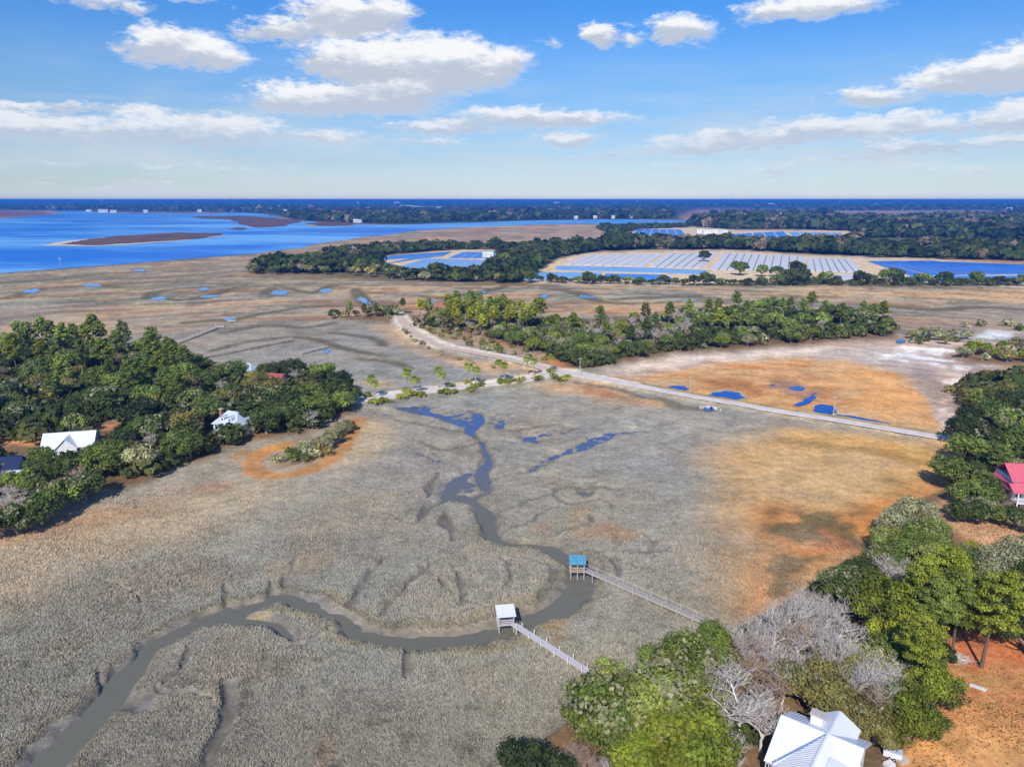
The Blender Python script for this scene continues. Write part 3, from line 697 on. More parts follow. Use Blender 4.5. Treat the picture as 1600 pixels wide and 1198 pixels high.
me = npmesh('marsh_grass', V.reshape(-1, 3), T, False, {'tone': tint_.reshape(-1, 4)})
mg = bpy.data.materials.new('dry_marsh_grass'); mg.use_nodes = True
q = NB(mg.node_tree); p = mg.node_tree.nodes['Principled BSDF']
p.inputs['Roughness'].default_value = .8; p.inputs['Specular IOR Level'].default_value = .15
a_ = q.n('ShaderNodeAttribute', attribute_name='tone'); q.put(p.inputs['Base Color'], a_.outputs['Color'])
tr = q.n('ShaderNodeBsdfTranslucent'); q.put(tr.inputs['Color'], a_.outputs['Color'])
mx = q.n('ShaderNodeMixShader'); mx.inputs[0].default_value = .45
mg.node_tree.links.new(p.outputs[0], mx.inputs[1]); mg.node_tree.links.new(tr.outputs[0], mx.inputs[2])
mg.node_tree.links.new(mx.outputs[0], mg.node_tree.nodes['Material Output'].inputs['Surface'])
tag(link('marsh_grass', me, mg, kind='stuff'), 'dry grey tan marsh grass covering the tidal flat around the creek', 'marsh grass')

# ------------------------------------------------------------------ water
def watermat(name, base, rough, ior, wscale, wstr, dist=.1, specw=0.5):
    m, q, p = mat(name, base, rough, specw)
    p.inputs['IOR'].default_value = ior
    g_ = q.n('ShaderNodeNewGeometry')
    f = q.noise(q.v('MULTIPLY', g_.outputs['Position'], (1, 1.6, 1)), wscale, 4, .6)
    bb = q.n('ShaderNodeBump'); bb.inputs['Strength'].default_value = wstr; bb.inputs['Distance'].default_value = dist
    q.put(bb.inputs['Height'], f); q.put(p.inputs['Normal'], bb.outputs[0])
    return m, q, p, g_
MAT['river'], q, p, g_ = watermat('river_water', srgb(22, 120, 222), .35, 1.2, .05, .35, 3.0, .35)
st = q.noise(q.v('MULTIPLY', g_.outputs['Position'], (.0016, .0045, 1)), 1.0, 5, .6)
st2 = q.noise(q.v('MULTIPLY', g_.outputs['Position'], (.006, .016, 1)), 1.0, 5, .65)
q.put(p.inputs['Base Color'], q.mix(q.m('MULTIPLY', q.ramp(q.m('ADD', q.m('MULTIPLY', st, .7), q.m('MULTIPLY', st2, .4)), .46, .66), .85), (*srgb(10, 118, 216), 1), (*srgb(130, 200, 245), 1)))  # sky mirrored by the waves put into the base colour as blue
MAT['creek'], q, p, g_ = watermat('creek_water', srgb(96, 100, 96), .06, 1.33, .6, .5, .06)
q.put(p.inputs['Base Color'], q.mix(q.ramp(q.v('LENGTH', g_.outputs['Position']), 165.0, 245.0), (*srgb(116, 114, 98), 1), (*srgb(86, 102, 142), 1)))   # turns blue with distance: grazing sky reflection painted into the colour
MAT['pond'] = watermat('pond_water', srgb(34, 84, 170), .10, 1.33, .8, .2, .03)[0]
MAT['palepond'] = watermat('marsh_pond_water', srgb(90, 160, 220), .2, 1.33, .5, .2, .05)[0]

def fract(pts, it=3, k=.12, seed=1):
    """roughen a closed outline"""
    r = random.Random(seed); P = [Vector((a_[0], a_[1])) for a_ in pts]
    for _ in range(it):
        o = []
        for i, a_ in enumerate(P):
            b2 = P[(i + 1) % len(P)]; dd = b2 - a_
            o.append(a_); o.append((a_ + b2) / 2 + Vector((-dd.y, dd.x)) * r.uniform(-k, k))
        P = o
    return P
def sheet(name, pxpts, z, material, it=2, k=.10, seed=1, zg=0.0):
    P = [at(x, y, zg) for x, y in pxpts]
    P = fract([(a_.x, a_.y) for a_ in P], it, k, seed)
    me = bpy.data.meshes.new(name)
    me.from_pydata([(a_.x, a_.y, z) for a_ in P], [], [tuple(range(len(P)))]); me.update()
    if me.polygons[0].normal.z < 0: me.flip_normals()
    return link(name, me, material, kind='structure')
def rect(name, corners, z, material):
    P = [at(x, y) for x, y in corners]
    me = bpy.data.meshes.new(name); me.from_pydata([(a_.x, a_.y, z) for a_ in P], [], [tuple(range(len(P)))]); me.update()
    if me.polygons[0].normal.z < 0: me.flip_normals()
    return link(name, me, material, kind='structure')
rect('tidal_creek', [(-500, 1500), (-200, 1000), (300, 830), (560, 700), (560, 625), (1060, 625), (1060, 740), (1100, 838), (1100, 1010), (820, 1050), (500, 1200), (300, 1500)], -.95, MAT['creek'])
sheet('river', [(-900, 470), (-300, 436), (0, 428), (110, 419), (200, 412.5), (330, 402), (400, 396.5), (470, 388), (500, 381), (560, 371), (640, 362), (740, 355), (850, 350.5), (935, 350), (1000, 349), (1062, 348), (1088, 345.5), (1020, 343.8), (940, 343.2), (860, 344.5), (760, 347.5), (680, 349.5), (620, 351.5), (560, 350.5), (545, 353), (490, 354), (470, 350), (500, 347), (450, 342.5), (420, 337), (380, 331.5), (330, 334), (270, 333), (180, 333.5), (135, 330.5), (100, 328.5), (80, 330), (90, 335), (40, 338), (0, 342), (-400, 346), (-900, 350)], .35, MAT['river'], 2, .07)
m, q, p = mat('mudbank', rough=.95, spec=.1)
g_ = q.n('ShaderNodeNewGeometry')
q.put(p.inputs['Base Color'], q.mix(q.ramp(q.noise(g_.outputs['Position'], .02, 5, .6), .35, .65), (*srgb(98, 72, 56), 1), (*srgb(128, 100, 80), 1)))
MAT['mudbank'] = m
MAT['sand'] = worn('pale_sand', srgb(228, 208, 184), .95, .1, .15, .03)
for i, (pts, sand) in enumerate((([(95, 382), (130, 376), (190, 369), (280, 364), (352, 365.5), (330, 370), (290, 375), (215, 380), (150, 384)], 1), ([(292, 339), (375, 337.5), (430, 341), (467, 346), (450, 353), (405, 356), (372, 348), (320, 342)], 0),
                          ([(356, 358), (372, 355.5), (386, 357.5), (374, 360)], 0), ([(477, 350), (505, 346.5), (548, 348), (545, 352.5), (495, 353.5)], 0))):
    if sand:
        big = [(60, 384), (110, 376.5), (150, 373), (190, 370), (280, 365), (352, 366.2), (330, 370.8), (290, 376), (235, 380), (150, 385.2), (100, 384.6)]
        sheet('sandbar', big, .6, MAT['sand'], 2, .08, 5)
    sheet('river_island', pts, 1.0, MAT['mudbank'], 3, .10, 10 + i)
k_ = 0
for (x, y, w, h, dxy) in ((50, 455, 17, 4.5, 5), (146, 446, 16, 3, -3), (220, 423, 12, 2.5, 0), (247, 467, 13, 3.2, 4), (318, 452, 11, 2.5, 0), (328, 463.5, 15, 2, 8), (434, 457, 14, 4.5, 4), (510, 455, 13, 3.5, 5), (568, 470, 9, 8, -3), (672, 472, 8, 4, 0), (752, 457, 10, 3, 2), (850, 463, 8, 2.5, 0), (918, 464.5, 13, 3, -9), (1080, 470, 12, 1.5, 0), (511, 549, 5, 3.5, 3), (360, 499, 9, 2.5, 4)):
    pts = []
    for j in range(12):
        t = 2 * math.pi * j / 12; r_ = rnd.uniform(.55, 1.2)
        pts.append((x + w * math.cos(t) * r_ - math.sin(t) * dxy, y + h * math.sin(t) * r_))
    o = sheet('marsh_pond', pts, .25, MAT['palepond'], 3, .18, k_); k_ += 1
for pts in ([(1040, 607), (1052, 603), (1070, 604), (1077, 609), (1066, 611), (1046, 610)], [(1104, 620), (1112, 614), (1132, 611), (1155, 614), (1166, 622), (1150, 625.5), (1120, 624.5)], [(1232, 606), (1244, 603), (1258, 606), (1252, 611), (1240, 610)],
            [(1238, 634), (1255, 624), (1268, 616), (1277, 613), (1276, 622), (1262, 632), (1248, 636)], [(1200, 601), (1212, 600), (1210, 604)], [(1280, 632), (1300, 634), (1305, 646), (1290, 648), (1270, 642)], [(1306, 648), (1340, 652), (1395, 664), (1400, 668), (1360, 663), (1310, 653)], [(1400, 534), (1408, 530), (1414, 532), (1410, 537), (1402, 537)], [(1100, 638), (1108, 634.5), (1118, 637), (1112, 642), (1102, 642)]):
    sheet('roadside_pond', pts, .22, MAT['pond'], 4, .12, len(pts))
sheet('pond_rim', [(1100, 621), (1110, 612.5), (1132, 609), (1158, 612.5), (1170, 622), (1152, 628), (1118, 627)], .17, worn('pale_rim_sand', srgb(190, 176, 140), .95, .1, .2, .2), 2, .08, 3)

# ------------------------------------------------------------------ roads
def strip(name, pts, z, material, n=6):
    Q_ = spline(pts, n); P = [at(q_[0], q_[1], z) for q_ in Q_]
    vs, fs = [], []
    for i, a_ in enumerate(P):
        d_ = (P[min(i + 1, len(P) - 1)] - P[max(i - 1, 0)]).normalized(); nn = Vector((-d_.y, d_.x, 0)); w = Q_[i][2] / 2 * (1 + rnd.uniform(-.03, .03))
        vs += [a_ + nn * w + Vector((0, 0, -.14)), a_ + nn * w * .94, a_ - nn * w * .94, a_ - nn * w + Vector((0, 0, -.14))]
        if i: 
            o = (i - 1) * 4
            for j in range(3): fs.append((o + j, o + j + 1, o + j + 5, o + j + 4))
    me = bpy.data.meshes.new(name); me.from_pydata([tuple(v_) for v_ in vs], [], fs); me.update()
    if me.polygons[1].normal.z < 0: me.flip_normals()
    return link(name, me, material, kind='structure')
def roadmat(name, c1, c2):
    m, q, p = mat(name, rough=.95, spec=.1)
    g_ = q.n('ShaderNodeNewGeometry')
    f = q.m('ADD', q.m('MULTIPLY', q.noise(g_.outputs['Position'], .25, 5, .65), .6), q.m('MULTIPLY', q.noise(g_.outputs['Position'], 2.5, 3, .6), .4))
    q.put(p.inputs['Base Color'], q.mix(q.ramp(f, .38, .62), (*srgb(*[min(255, c_ * 1.08) for c_ in c1]), 1), (*srgb(*[min(255, c_ * 1.08) for c_ in c2]), 1)))
    return m
MAT['road'] = roadmat('pale_shell_road', (196, 184, 178), (216, 206, 200))
MAT['sandroad'] = roadmat('pinkish_sand_road', (186, 164, 146), (208, 188, 168))
strip('causeway_road', [(548, 627, 5), (640, 614.5, 5), (720, 605, 5), (800, 596, 5), (880, 583, 5.5)], 1.17, MAT['road'])
strip('straight_road', [(852, 576, 5.5), (880, 581, 5.5), (900, 585, 5.3), (981, 599, 5), (1079, 618, 4.8), (1160, 631.5, 4.8), (1225, 643, 4.8), (1303, 654.8, 4.8), (1420, 674.5, 4.8), (1515, 690, 4.8), (1580, 702, 4.8)], 1.13, MAT['road'])
strip('curved_sandy_road', [(868, 580, 5), (800, 562, 4.8), (745, 551, 5), (690, 540, 5.6), (655, 524, 6.4), (634, 508, 6), (626, 494, 5), (628, 480, 4)], 1.09, MAT['sandroad'])

# ------------------------------------------------------------------ farm fields under plastic
MAT['oakbark'] = worn('grey_oak_bark', srgb(150, 138, 126), .9, .1, .3, 1.5)
MAT['soil'] = worn('field_soil', srgb(226, 202, 176), .95, .1, .15, .05)
MAT['wplastic'] = worn('white_row_plastic', srgb(226, 226, 228), .45, .4, .10, .08)
MAT['skyplastic'] = worn('sky_painted_row_cover', srgb(64, 140, 222), .4, .4, .15, .03)  # this and the next two: sky reflected by the plastic painted in as blue
MAT['paleskyplastic'] = worn('pale_sky_painted_row_cover', srgb(128, 180, 228), .4, .4, .15, .03)
MAT['deepskyplastic'] = worn('deep_sky_painted_row_cover', srgb(52, 122, 222), .35, .4, .25, .03)
MAT['fieldgreen'] = worn('grass_drive_row', srgb(140, 150, 84), .95, .1, .2, .1)
def field(corners, n, material, label, gap=.18, green=0, along=True):
    """corners near-left, far-left, far-right, near-right; rows run from near to far (or across)"""
    a_, b2, c_, d_ = [at(*q_) for q_ in corners]
    if not along: a_, b2, c_, d_ = d_, a_, b2, c_
    root = empty('crop_field', ((a_ + b2 + c_ + d_) / 4))
    inv = -root.location
    tag(root, label, 'crop field', 'plastic covered crop fields beyond the marsh')
    bs = MB(); bs.poly([(p_ + inv + Vector((0, 0, .12))) for p_ in (a_, b2, c_, d_)], [(0, 3, 2, 1)]); o = bs.build('field_bed', MAT['soil'], root)
    if o.data.polygons[0].normal.z < 0: o.data.flip_normals()
    for i in range(n):
        t0 = (i + gap / 2) / n; t1 = (i + 1 - gap / 2) / n
        m_ = MB(); pts = []
        for z in (.14, .55):
            for A_, B_, t in ((a_, d_, t0), (a_, d_, t1), (b2, c_, t1), (b2, c_, t0)):
                pts.append(A_.lerp(B_, t) + inv + Vector((0, 0, z)))
        m_.poly(pts, [(4, 5, 6, 7), (0, 1, 5, 4), (1, 2, 6, 5), (2, 3, 7, 6), (3, 0, 4, 7)])
        o = m_.build('crop_row', material, root)
        bm = bmesh.new(); bm.from_mesh(o.data); bmesh.ops.recalc_face_normals(bm, faces=bm.faces); bm.to_mesh(o.data); bm.free()
    if green:
        m_ = MB()
        for i in range(1, n):
            t0 = (i - gap * .3) / n; t1 = (i + gap * .3) / n
            m_.poly([A_.lerp(B_, t) + inv + Vector((0, 0, .2)) for A_, B_, t in ((a_, d_, t0), (a_, d_, t1), (b2, c_, t1), (b2, c_, t0))], [(0, 1, 2, 3)])
        m_.build('grass_strip', MAT['fieldgreen'], root, 'stuff')
field([(1109, 422), (1131, 395.5), (1258, 401), (1259, 424)], 11, MAT['wplastic'], 'large white striped field in the middle, right of the lone oak', .20, 1)
field([(1262, 424.5), (1261, 403.5), (1328, 405), (1348, 426)], 7, MAT['wplastic'], 'small white striped field next to the deep blue field', .2, 1)
field([(1012, 417.5), (1042, 396), (1124, 395.5), (1095, 419)], 6, MAT['wplastic'], 'white striped field just left of the lone oak', .2, 1)
field([(880, 413.5), (918, 399), (1037, 396.5), (1006, 417)], 8, MAT['wplastic'], 'leftmost of the white striped fields beyond the marsh', .2)
field([(868, 422), (870, 416), (1040, 419.5), (1040, 427)], 3, MAT['paleskyplastic'], 'narrow pale blue field strip below the white striped fields', .12, 0, False)
field([(1040, 427), (1040, 420.5), (1110, 423), (1090, 429)], 3, MAT['paleskyplastic'], 'short pale blue strip below the field left of the lone oak', .12, 0, False)
field([(815, 438), (826, 425.5), (940, 427), (940, 437)], 4, MAT['paleskyplastic'], 'lowest pale blue field beside the shoreline oaks', .12, 0, False)
field([(945, 437), (945, 428), (1040, 430), (1060, 440)], 4, MAT['skyplastic'], 'blue field right of the lowest pale blue field', .12, 0, False)
field([(1420, 431), (1354, 408.5), (1460, 408), (1640, 428)], 7, MAT['deepskyplastic'], 'deep blue field nearest the white fields at the right', .16)
field([(1660, 431), (1474, 409.3), (1600, 414), (1900, 440)], 9, MAT['deepskyplastic'], 'deep blue field running off the right edge of the view', .16)
field([(1428, 440), (1420, 432), (1640, 431), (1640, 442)], 4, MAT['skyplastic'], 'bright blue field behind the shoreline oaks at the right', .14, 0, False)
field([(1262, 441), (1290, 430), (1345, 429), (1330, 440)], 6, MAT['wplastic'], 'small white field half hidden behind shoreline oaks', .2)
field([(566, 409), (612, 400), (706, 393.5), (694, 399.5)], 4, MAT['skyplastic'], 'long blue field at the left end of the farm', .12, 0, False)
field([(700, 403.5), (722, 394.5), (790, 393.5), (788, 404)], 5, MAT['skyplastic'], 'blue field behind the small white farm shed', .12)
field([(612, 421), (664, 404), (782, 408), (764, 430)], 8, MAT['paleskyplastic'], 'pale blue field in front of the long blue field', .14)
field([(600, 413), (640, 404), (694, 400.5), (664, 403.5)], 3, MAT['skyplastic'], 'blue field between the long blue and the pale blue fields', .12)
field([(985, 368), (998, 358), (1064, 359), (1075, 370)], 6, MAT['skyplastic'], 'far blue field behind the second belt of woods, leftmost there', .12)
field([(1140, 372), (1140, 366), (1225, 362), (1240, 376)], 5, MAT['skyplastic'], 'far blue field in the middle behind the second belt of woods', .12)
field([(1245, 376), (1232, 363), (1318, 364), (1302, 372)], 5, MAT['paleskyplastic'], 'far pale field behind the second belt of woods, rightmost there', .12)

# ------------------------------------------------------------------ tree prototypes
def cards(C_, N_, size, tone, r, asp=1.0, twist=None):
    """leaf clumps: small quads at C_ facing N_"""
    n = len(C_)
    N_ = N_ / np.maximum(np.linalg.norm(N_, axis=1, keepdims=True), 1e-6)
    ref = r.normal(size=(n, 3)); T_ = np.cross(N_, ref); T_ /= np.maximum(np.linalg.norm(T_, axis=1, keepdims=True), 1e-6)
    B_ = np.cross(N_, T_)
    s = (size * (0.6 + 0.8 * r.random(n)))[:, None]
    b_ = s * asp
    fold = N_ * s * .35
    V = np.stack([C_ - T_ * s - B_ * b_ * .5, C_ + T_ * s * .6 - B_ * b_ + fold, C_ + T_ * s + B_ * b_ * .6, C_ - T_ * s * .5 + B_ * b_ + fold], 1).reshape(-1, 3)
    Fq = np.arange(n * 4).reshape(n, 4)
    tn = np.repeat(np.concatenate([tone, np.ones((n, 1))], 1), 4, axis=0)
    return V, Fq, tn
def sph(r, n):
    v_ = r.normal(size=(n, 3)); return v_ / np.linalg.norm(v_, axis=1, keepdims=True)
def oak_crown(seed, ncard, size, R_=5.5, zc=5.2, flat_=.62, nl=30, low=1.2, lobe=(1.3, 2.5), ragged=0.15):
    r = np.random.default_rng(seed)
    Cs, Ns, Ts = [], [], []
    u = sph(r, nl * 4)
    u = u[u[:, 2] > -.35][:nl]
    stretch = np.array([r.uniform(.85, 1.2), r.uniform(.85, 1.2), flat_])
    for i, d_ in enumerate(u):
        c = d_ * R_ * r.uniform(.42, .96) * stretch + [0, 0, zc]
        rl = r.uniform(*lobe); c[2] = max(c[2], low + rl * .45)
        k = int(ncard / nl * (rl / 1.9) ** 2)
        dd = sph(r, k * 2); dd = dd[(dd @ d_ > -.45) & (dd[:, 2] > -.75)][:k]
        rad = rl * (1 - ragged + 2 * ragged * r.random(len(dd)) ** 2)
        pts = c + dd * rad[:, None] * [1.05, 1.05, .85]
        lt = r.uniform(.72, 1.28)
        hue = r.normal(0, .05)
        t = lt * (.62 + .76 * r.random(len(dd)))
        Cs.append(pts); Ns.append(dd + r.normal(0, .42, dd.shape) + [0, 0, .25]); Ts.append(np.stack([t * (1 + hue), t, t * (1 - hue)], 1))
    return cards(np.concatenate(Cs), np.concatenate(Ns), size, np.concatenate(Ts), r)
def moss_bits(seed, n, size, R_=5.5, zc=5.2, flat_=.62):
    r = np.random.default_rng(seed)
    ncl = max(6, n // 14); d0 = sph(r, ncl * 3); d0 = d0[d0[:, 2] > -.15][:ncl]
    k = r.integers(0, len(d0), n)
    d_ = d0[k] + r.normal(0, .13, (n, 3)); d_ /= np.linalg.norm(d_, axis=1, keepdims=True)
    C_ = d_ * R_ * r.uniform(.88, 1.06, n)[:, None] * [1, 1, flat_ * 1.22] + [0, 0, zc]
    t = .7 + .6 * r.random(n)
    return cards(C_, d_ * [1, 1, .3] + r.normal(0, .5, (n, 3)), size, np.stack([t, t, t], 1), r, 1.5)
def tube(path, radii, sides=6):
    V, Fs = [], []
    for i, (p_, rd) in enumerate(zip(path, radii)):
        d_ = Vector(path[min(i + 1, len(path) - 1)]) - Vector(path[max(i - 1, 0)])
        d_.normalize(); up_ = Vector((0, 0, 1)) if abs(d_.z) < .9 else Vector((1, 0, 0))
        a_ = d_.cross(up_).normalized(); b2 = d_.cross(a_)
        for k in range(sides):
            t = 2 * math.pi * k / sides; V.append(Vector(p_) + a_ * math.cos(t) * rd + b2 * math.sin(t) * rd)
        if i:
            o = (i - 1) * sides
            for k in range(sides): Fs.append((o + k, o + (k + 1) % sides, o + sides + (k + 1) % sides, o + sides + k))
    return V, Fs
def joinparts(name, parts):
    v_, f_ = [], []
    for V, Fs in parts:
        o = len(v_); v_ += [tuple(x) for x in V]; f_ += [tuple(o + i for i in q_) for q_ in Fs]
    me = bpy.data.meshes.new(name); me.from_pydata(v_, [], f_); me.update(); return me
def oak_trunk(seed, h=5.0, spread=3.6):
    r = random.Random(seed); parts = []
    k = Vector((r.uniform(-.4, .4), r.uniform(-.4, .4), 1.9))
    parts.append(tube([(0, 0, -.5), (0, 0, .3), k * .6, k], [.62, .5, .42, .40], 7))
    for i in range(8):
        t = 2 * math.pi * (i + r.random() * .6) / 8; s = spread * r.uniform(.7, 1.1)
        e = Vector((math.cos(t) * s, math.sin(t) * s, h + r.uniform(-1.2, 1.2)))
        for _ in range(4):
            b0 = k.lerp(e, r.uniform(.55, 1.0)); a2 = t + r.uniform(-.9, .9); q1 = b0 + Vector((math.cos(a2), math.sin(a2), r.uniform(.2, 1.1))) * r.uniform(1.2, 2.4)
            parts.append(tube([b0, (b0 + q1) / 2 + Vector((0, 0, r.uniform(-.2, .3))), q1 + Vector((0, 0, r.uniform(-.1, .6)))], [.07, .055, .02], 3))
        mid = k.lerp(e, .5) + Vector((r.uniform(-.4, .4), r.uniform(-.4, .4), r.uniform(-.5, .2)))
        parts.append(tube([k, mid, e], [.26, .18, .06], 5))
    return joinparts('trunk', parts)
def pine_proto(seed, ncard, size, H=17.0, clear=.45, R_=3.6):
    r = np.random.default_rng(seed); parts = []
    bend = r.normal(0, .35, 2)
    tp = [(bend[0] * (z / H) ** 2 * 2, bend[1] * (z / H) ** 2 * 2, z) for z in (-.5, 1, H * .4, H * .75, H * .97)]
    parts.append(tube(tp, [.34, .28, .22, .14, .04], 6))
    Cs, Ns, Ts = [], [], []
    puffs = []
    nb = 34
    for i in range(nb):
        f = (i + r.random()) / nb; z = H * (clear + (1 - clear) * f)
        prof = (1 - f) ** .6 * (.55 + .45 * min(1, f * 4)) + .10
        L = R_ * prof * r.uniform(.75, 1.15); t = i * 2.4 + r.random()
        e = np.array([math.cos(t) * L, math.sin(t) * L, z + L * .18 + .2]); o = np.array([bend[0] * (z / H) ** 2 * 2, bend[1] * (z / H) ** 2 * 2, z])
        parts.append(tube([tuple(o), tuple(o + (e - [0, 0, z]) * .5 + [0, 0, L * .02]) if False else tuple((o + e + [o[0], o[1], 0]) / 2 if False else (o * .5 + (e + [o[0], o[1], 0]) * .5)), tuple(e + [o[0], o[1], 0])], [.07, .05, .02], 3))
        for q_ in ((1.0, 1.0), (.62, .85)):
            if q_[0] < 1 and L < 1.2: continue
            puffs.append((o * (1 - q_[0]) + (e + [o[0], o[1], 0]) * q_[0] + r.normal(0, .25, 3), r.uniform(.75, 1.25) * q_[1]))
    puffs.append((np.array([bend[0] * 2, bend[1] * 2, H]), .9))
    for c, rl in puffs:
        k = max(4, int(ncard / len(puffs) * rl ** 2)); dd = sph(r, k)
        dd[:, 2] = np.abs(dd[:, 2]) * np.where(r.random(k) < .75, 1, -1)
        pts = c + dd * rl * r.uniform(.55, 1.1, (k, 1)) * [1.1, 1.1, .62]
        lt = r.uniform(.75, 1.25); t = lt * (.62 + .76 * r.random(k))
        Cs.append(pts); Ns.append(dd + r.normal(0, .5, dd.shape) + [0, 0, .45]); Ts.append(np.stack([t * 1.02, t, t * .95], 1))
    V, Fq, tn = cards(np.concatenate(Cs), np.concatenate(Ns), size, np.concatenate(Ts), r, .75)
    return joinparts('trunk', parts), (V, Fq, tn)
def bare_proto(seed, H=9.0, lv=4, kids=(6, 6, 5, 5), thick=.2, spread=.62, tw=.035):
    """a leafless tree: trunk and limbs as tubes, twigs as thin strips"""
    r = random.Random(seed); limbs, twigs = [], []
    def grow(p_, d_, L, rad, level):
        q1 = p_ + d_ * L * .5 + Vector((r.uniform(-1, 1), r.uniform(-1, 1), r.uniform(-.4, .6))) * L * .10
        q2 = p_ + d_ * L + Vector((r.uniform(-1, 1), r.uniform(-1, 1), r.uniform(-.2, .8))) * L * .12
        if level < 2 or (level == 2 and tw < .03): limbs.append(tube([p_, q1, q2], [rad, rad * .75, rad * .45], 5 if level == 0 else 4))
        else: twigs.append(tube([p_, q1, q2], [max(rad, tw), max(rad * .8, tw), tw * .5], 3))
        if level >= lv: return
        for i in range(kids[level]):
            t = r.uniform(.35, 1.0) if level else r.uniform(.45, 1.0)
            b0 = p_.lerp(q1, t * 2) if t < .5 else q1.lerp(q2, t * 2 - 1)
            a_ = 2 * math.pi * (i + r.random()) / kids[level]
            side = Vector((math.cos(a_), math.sin(a_), 0))
            nd = (d_ * (1 - spread) + side * spread * r.uniform(.7, 1.3) + Vector((0, 0, .22))).normalized()
            grow(b0, nd, L * r.uniform(.52, .76), rad * .52, level + 1)
    grow(Vector((0, 0, -.3)), Vector((r.uniform(-.08, .08), r.uniform(-.08, .08), 1)).normalized(), H * .42, thick, 0)
    return joinparts('limb', limbs), joinparts('twig', twigs)
def palm_proto(seed, H=6.2):
    r = random.Random(seed)
    bend = Vector((r.uniform(-.5, .5), r.uniform(-.5, .5), 0))
    tr_ = joinparts('trunk', [tube([(0, 0, -.4), bend * .2 + Vector((0, 0, H * .4)), bend * .6 + Vector((0, 0, H * .75)), bend + Vector((0, 0, H))], [.24, .19, .17, .16], 7)])
    fr = []
    for i in range(26):
        a_ = 2.4 * i + r.random() * .4; e = r.uniform(-.75, 1.15)
        d_ = Vector((math.cos(a_) * math.cos(e), math.sin(a_) * math.cos(e), math.sin(e))); side = d_.cross(Vector((0, 0, 1))).normalized(); n_ = side.cross(d_)
        me_v, me_f = [], []
        stem = d_ * .75
        L = r.uniform(1.3, 1.8)
        me_v.append(stem)
        for k in range(9):
            t = (k / 8 - .5) * 2.5; dd = (d_ * math.cos(t) + side * math.sin(t)).normalized()
            tip = stem + dd * L * (1 - .18 * abs(t)) + Vector((0, 0, -.28 * L)) + n_ * .05
            w_ = (side * math.cos(t) - d_ * math.sin(t)) * .11
            o = len(me_v); me_v += [stem + dd * L * .5 + w_, tip, stem + dd * L * .5 - w_]; me_f.append((0, o, o + 1, o + 2))
        o = len(me_v); w_ = side * .025; me_v += [w_, -w_, stem - w_, stem + w_]; me_f.append((o, o + 1, o + 2, o + 3))
        fr.append(([v_ + Vector((0, 0, .1)) for v_ in me_v], me_f))
    return tr_, fr, bend + Vector((0, 0, H))
def leafmesh(name, vft): return npmesh(name, vft[0], vft[1], False, {'tone': vft[2]})
NEEDM = (1.0, .98, .92)
PROTO = {}
for lod, (nc, sz) in {'hi': (13000, .17), 'mid': (4200, .30), 'lo': (1500, .50)}.items():
    L_ = []
    for s in range(4):
        cm = leafmesh('crown', oak_crown(100 + s, nc, sz, nl=46 if lod != 'lo' else 26, lobe=(.8, 2.0), ragged=.30)); cm.materials.append(MAT['leaf'])
        mm = leafmesh('moss', moss_bits(200 + s, {'hi': 420, 'mid': 200, 'lo': 110}[lod], {'hi': .20, 'mid': .28, 'lo': .42}[lod])); mm.materials.append(MAT['moss'])
        tm = oak_trunk(300 + s, 5.6, 4.4); tm.materials.append(MAT['oakbark'])
        L_.append((tm, cm, mm))
    PROTO['oak', lod] = L_
    L_ = []
    for s in range(4):
        tm, vft = pine_proto(400 + s, int(nc * .85), sz * .85, clear=(.42, .5, .36, .55)[s], R_=(3.8, 3.3, 4.2, 3.4)[s])
        cm = leafmesh('crown', vft); cm.materials.append(MAT['needle']); tm.materials.append(MAT['bark']); L_.append((tm, cm, None))
    PROTO['pine', lod] = L_
    L_ = []
    for s in range(4):
        k = {'hi': (6, 6, 5, 4), 'mid': (5, 5, 5, 3), 'lo': (5, 4, 4, 0)}[lod]
        lm, tw_ = bare_proto(500 + s, lv=4 if lod != 'lo' else 3, kids=k, tw={'hi': .017, 'mid': .036, 'lo': .065}[lod], spread=(.6, .52, .66, .56)[s])
        lm.materials.append(MAT['greybark']); tw_.materials.append(MAT['twig']); L_.append((lm, tw_, None))
    PROTO['bare', lod] = L_
    L_ = []
    for s in range(3):
        cm = leafmesh('shrub', oak_crown(600 + s, nc // 4, sz * .8, R_=1.9, zc=1.0, flat_=.75, nl=12, low=.1, lobe=(.6, 1.1), ragged=.25)); cm.materials.append(MAT['leaf']); L_.append(cm)
    PROTO['shrub', lod] = L_
    L_ = []
    for s in range(3):
        cm = leafmesh('crown', oak_crown(650 + s, nc // 3, sz * .8, R_=2.3, zc=3.2, flat_=1.35, nl=20, low=.1, lobe=(.8, 1.3), ragged=.2)); cm.materials.append(MAT['leaf'])
        tm = joinparts('trunk', [tube([(0, 0, -.3), (.05, 0, 2), (0, .05, 4)], [.22, .15, .06], 6)]); tm.materials.append(MAT['bark']); L_.append((tm, cm, None))
    PROTO['cedar', lod] = L_

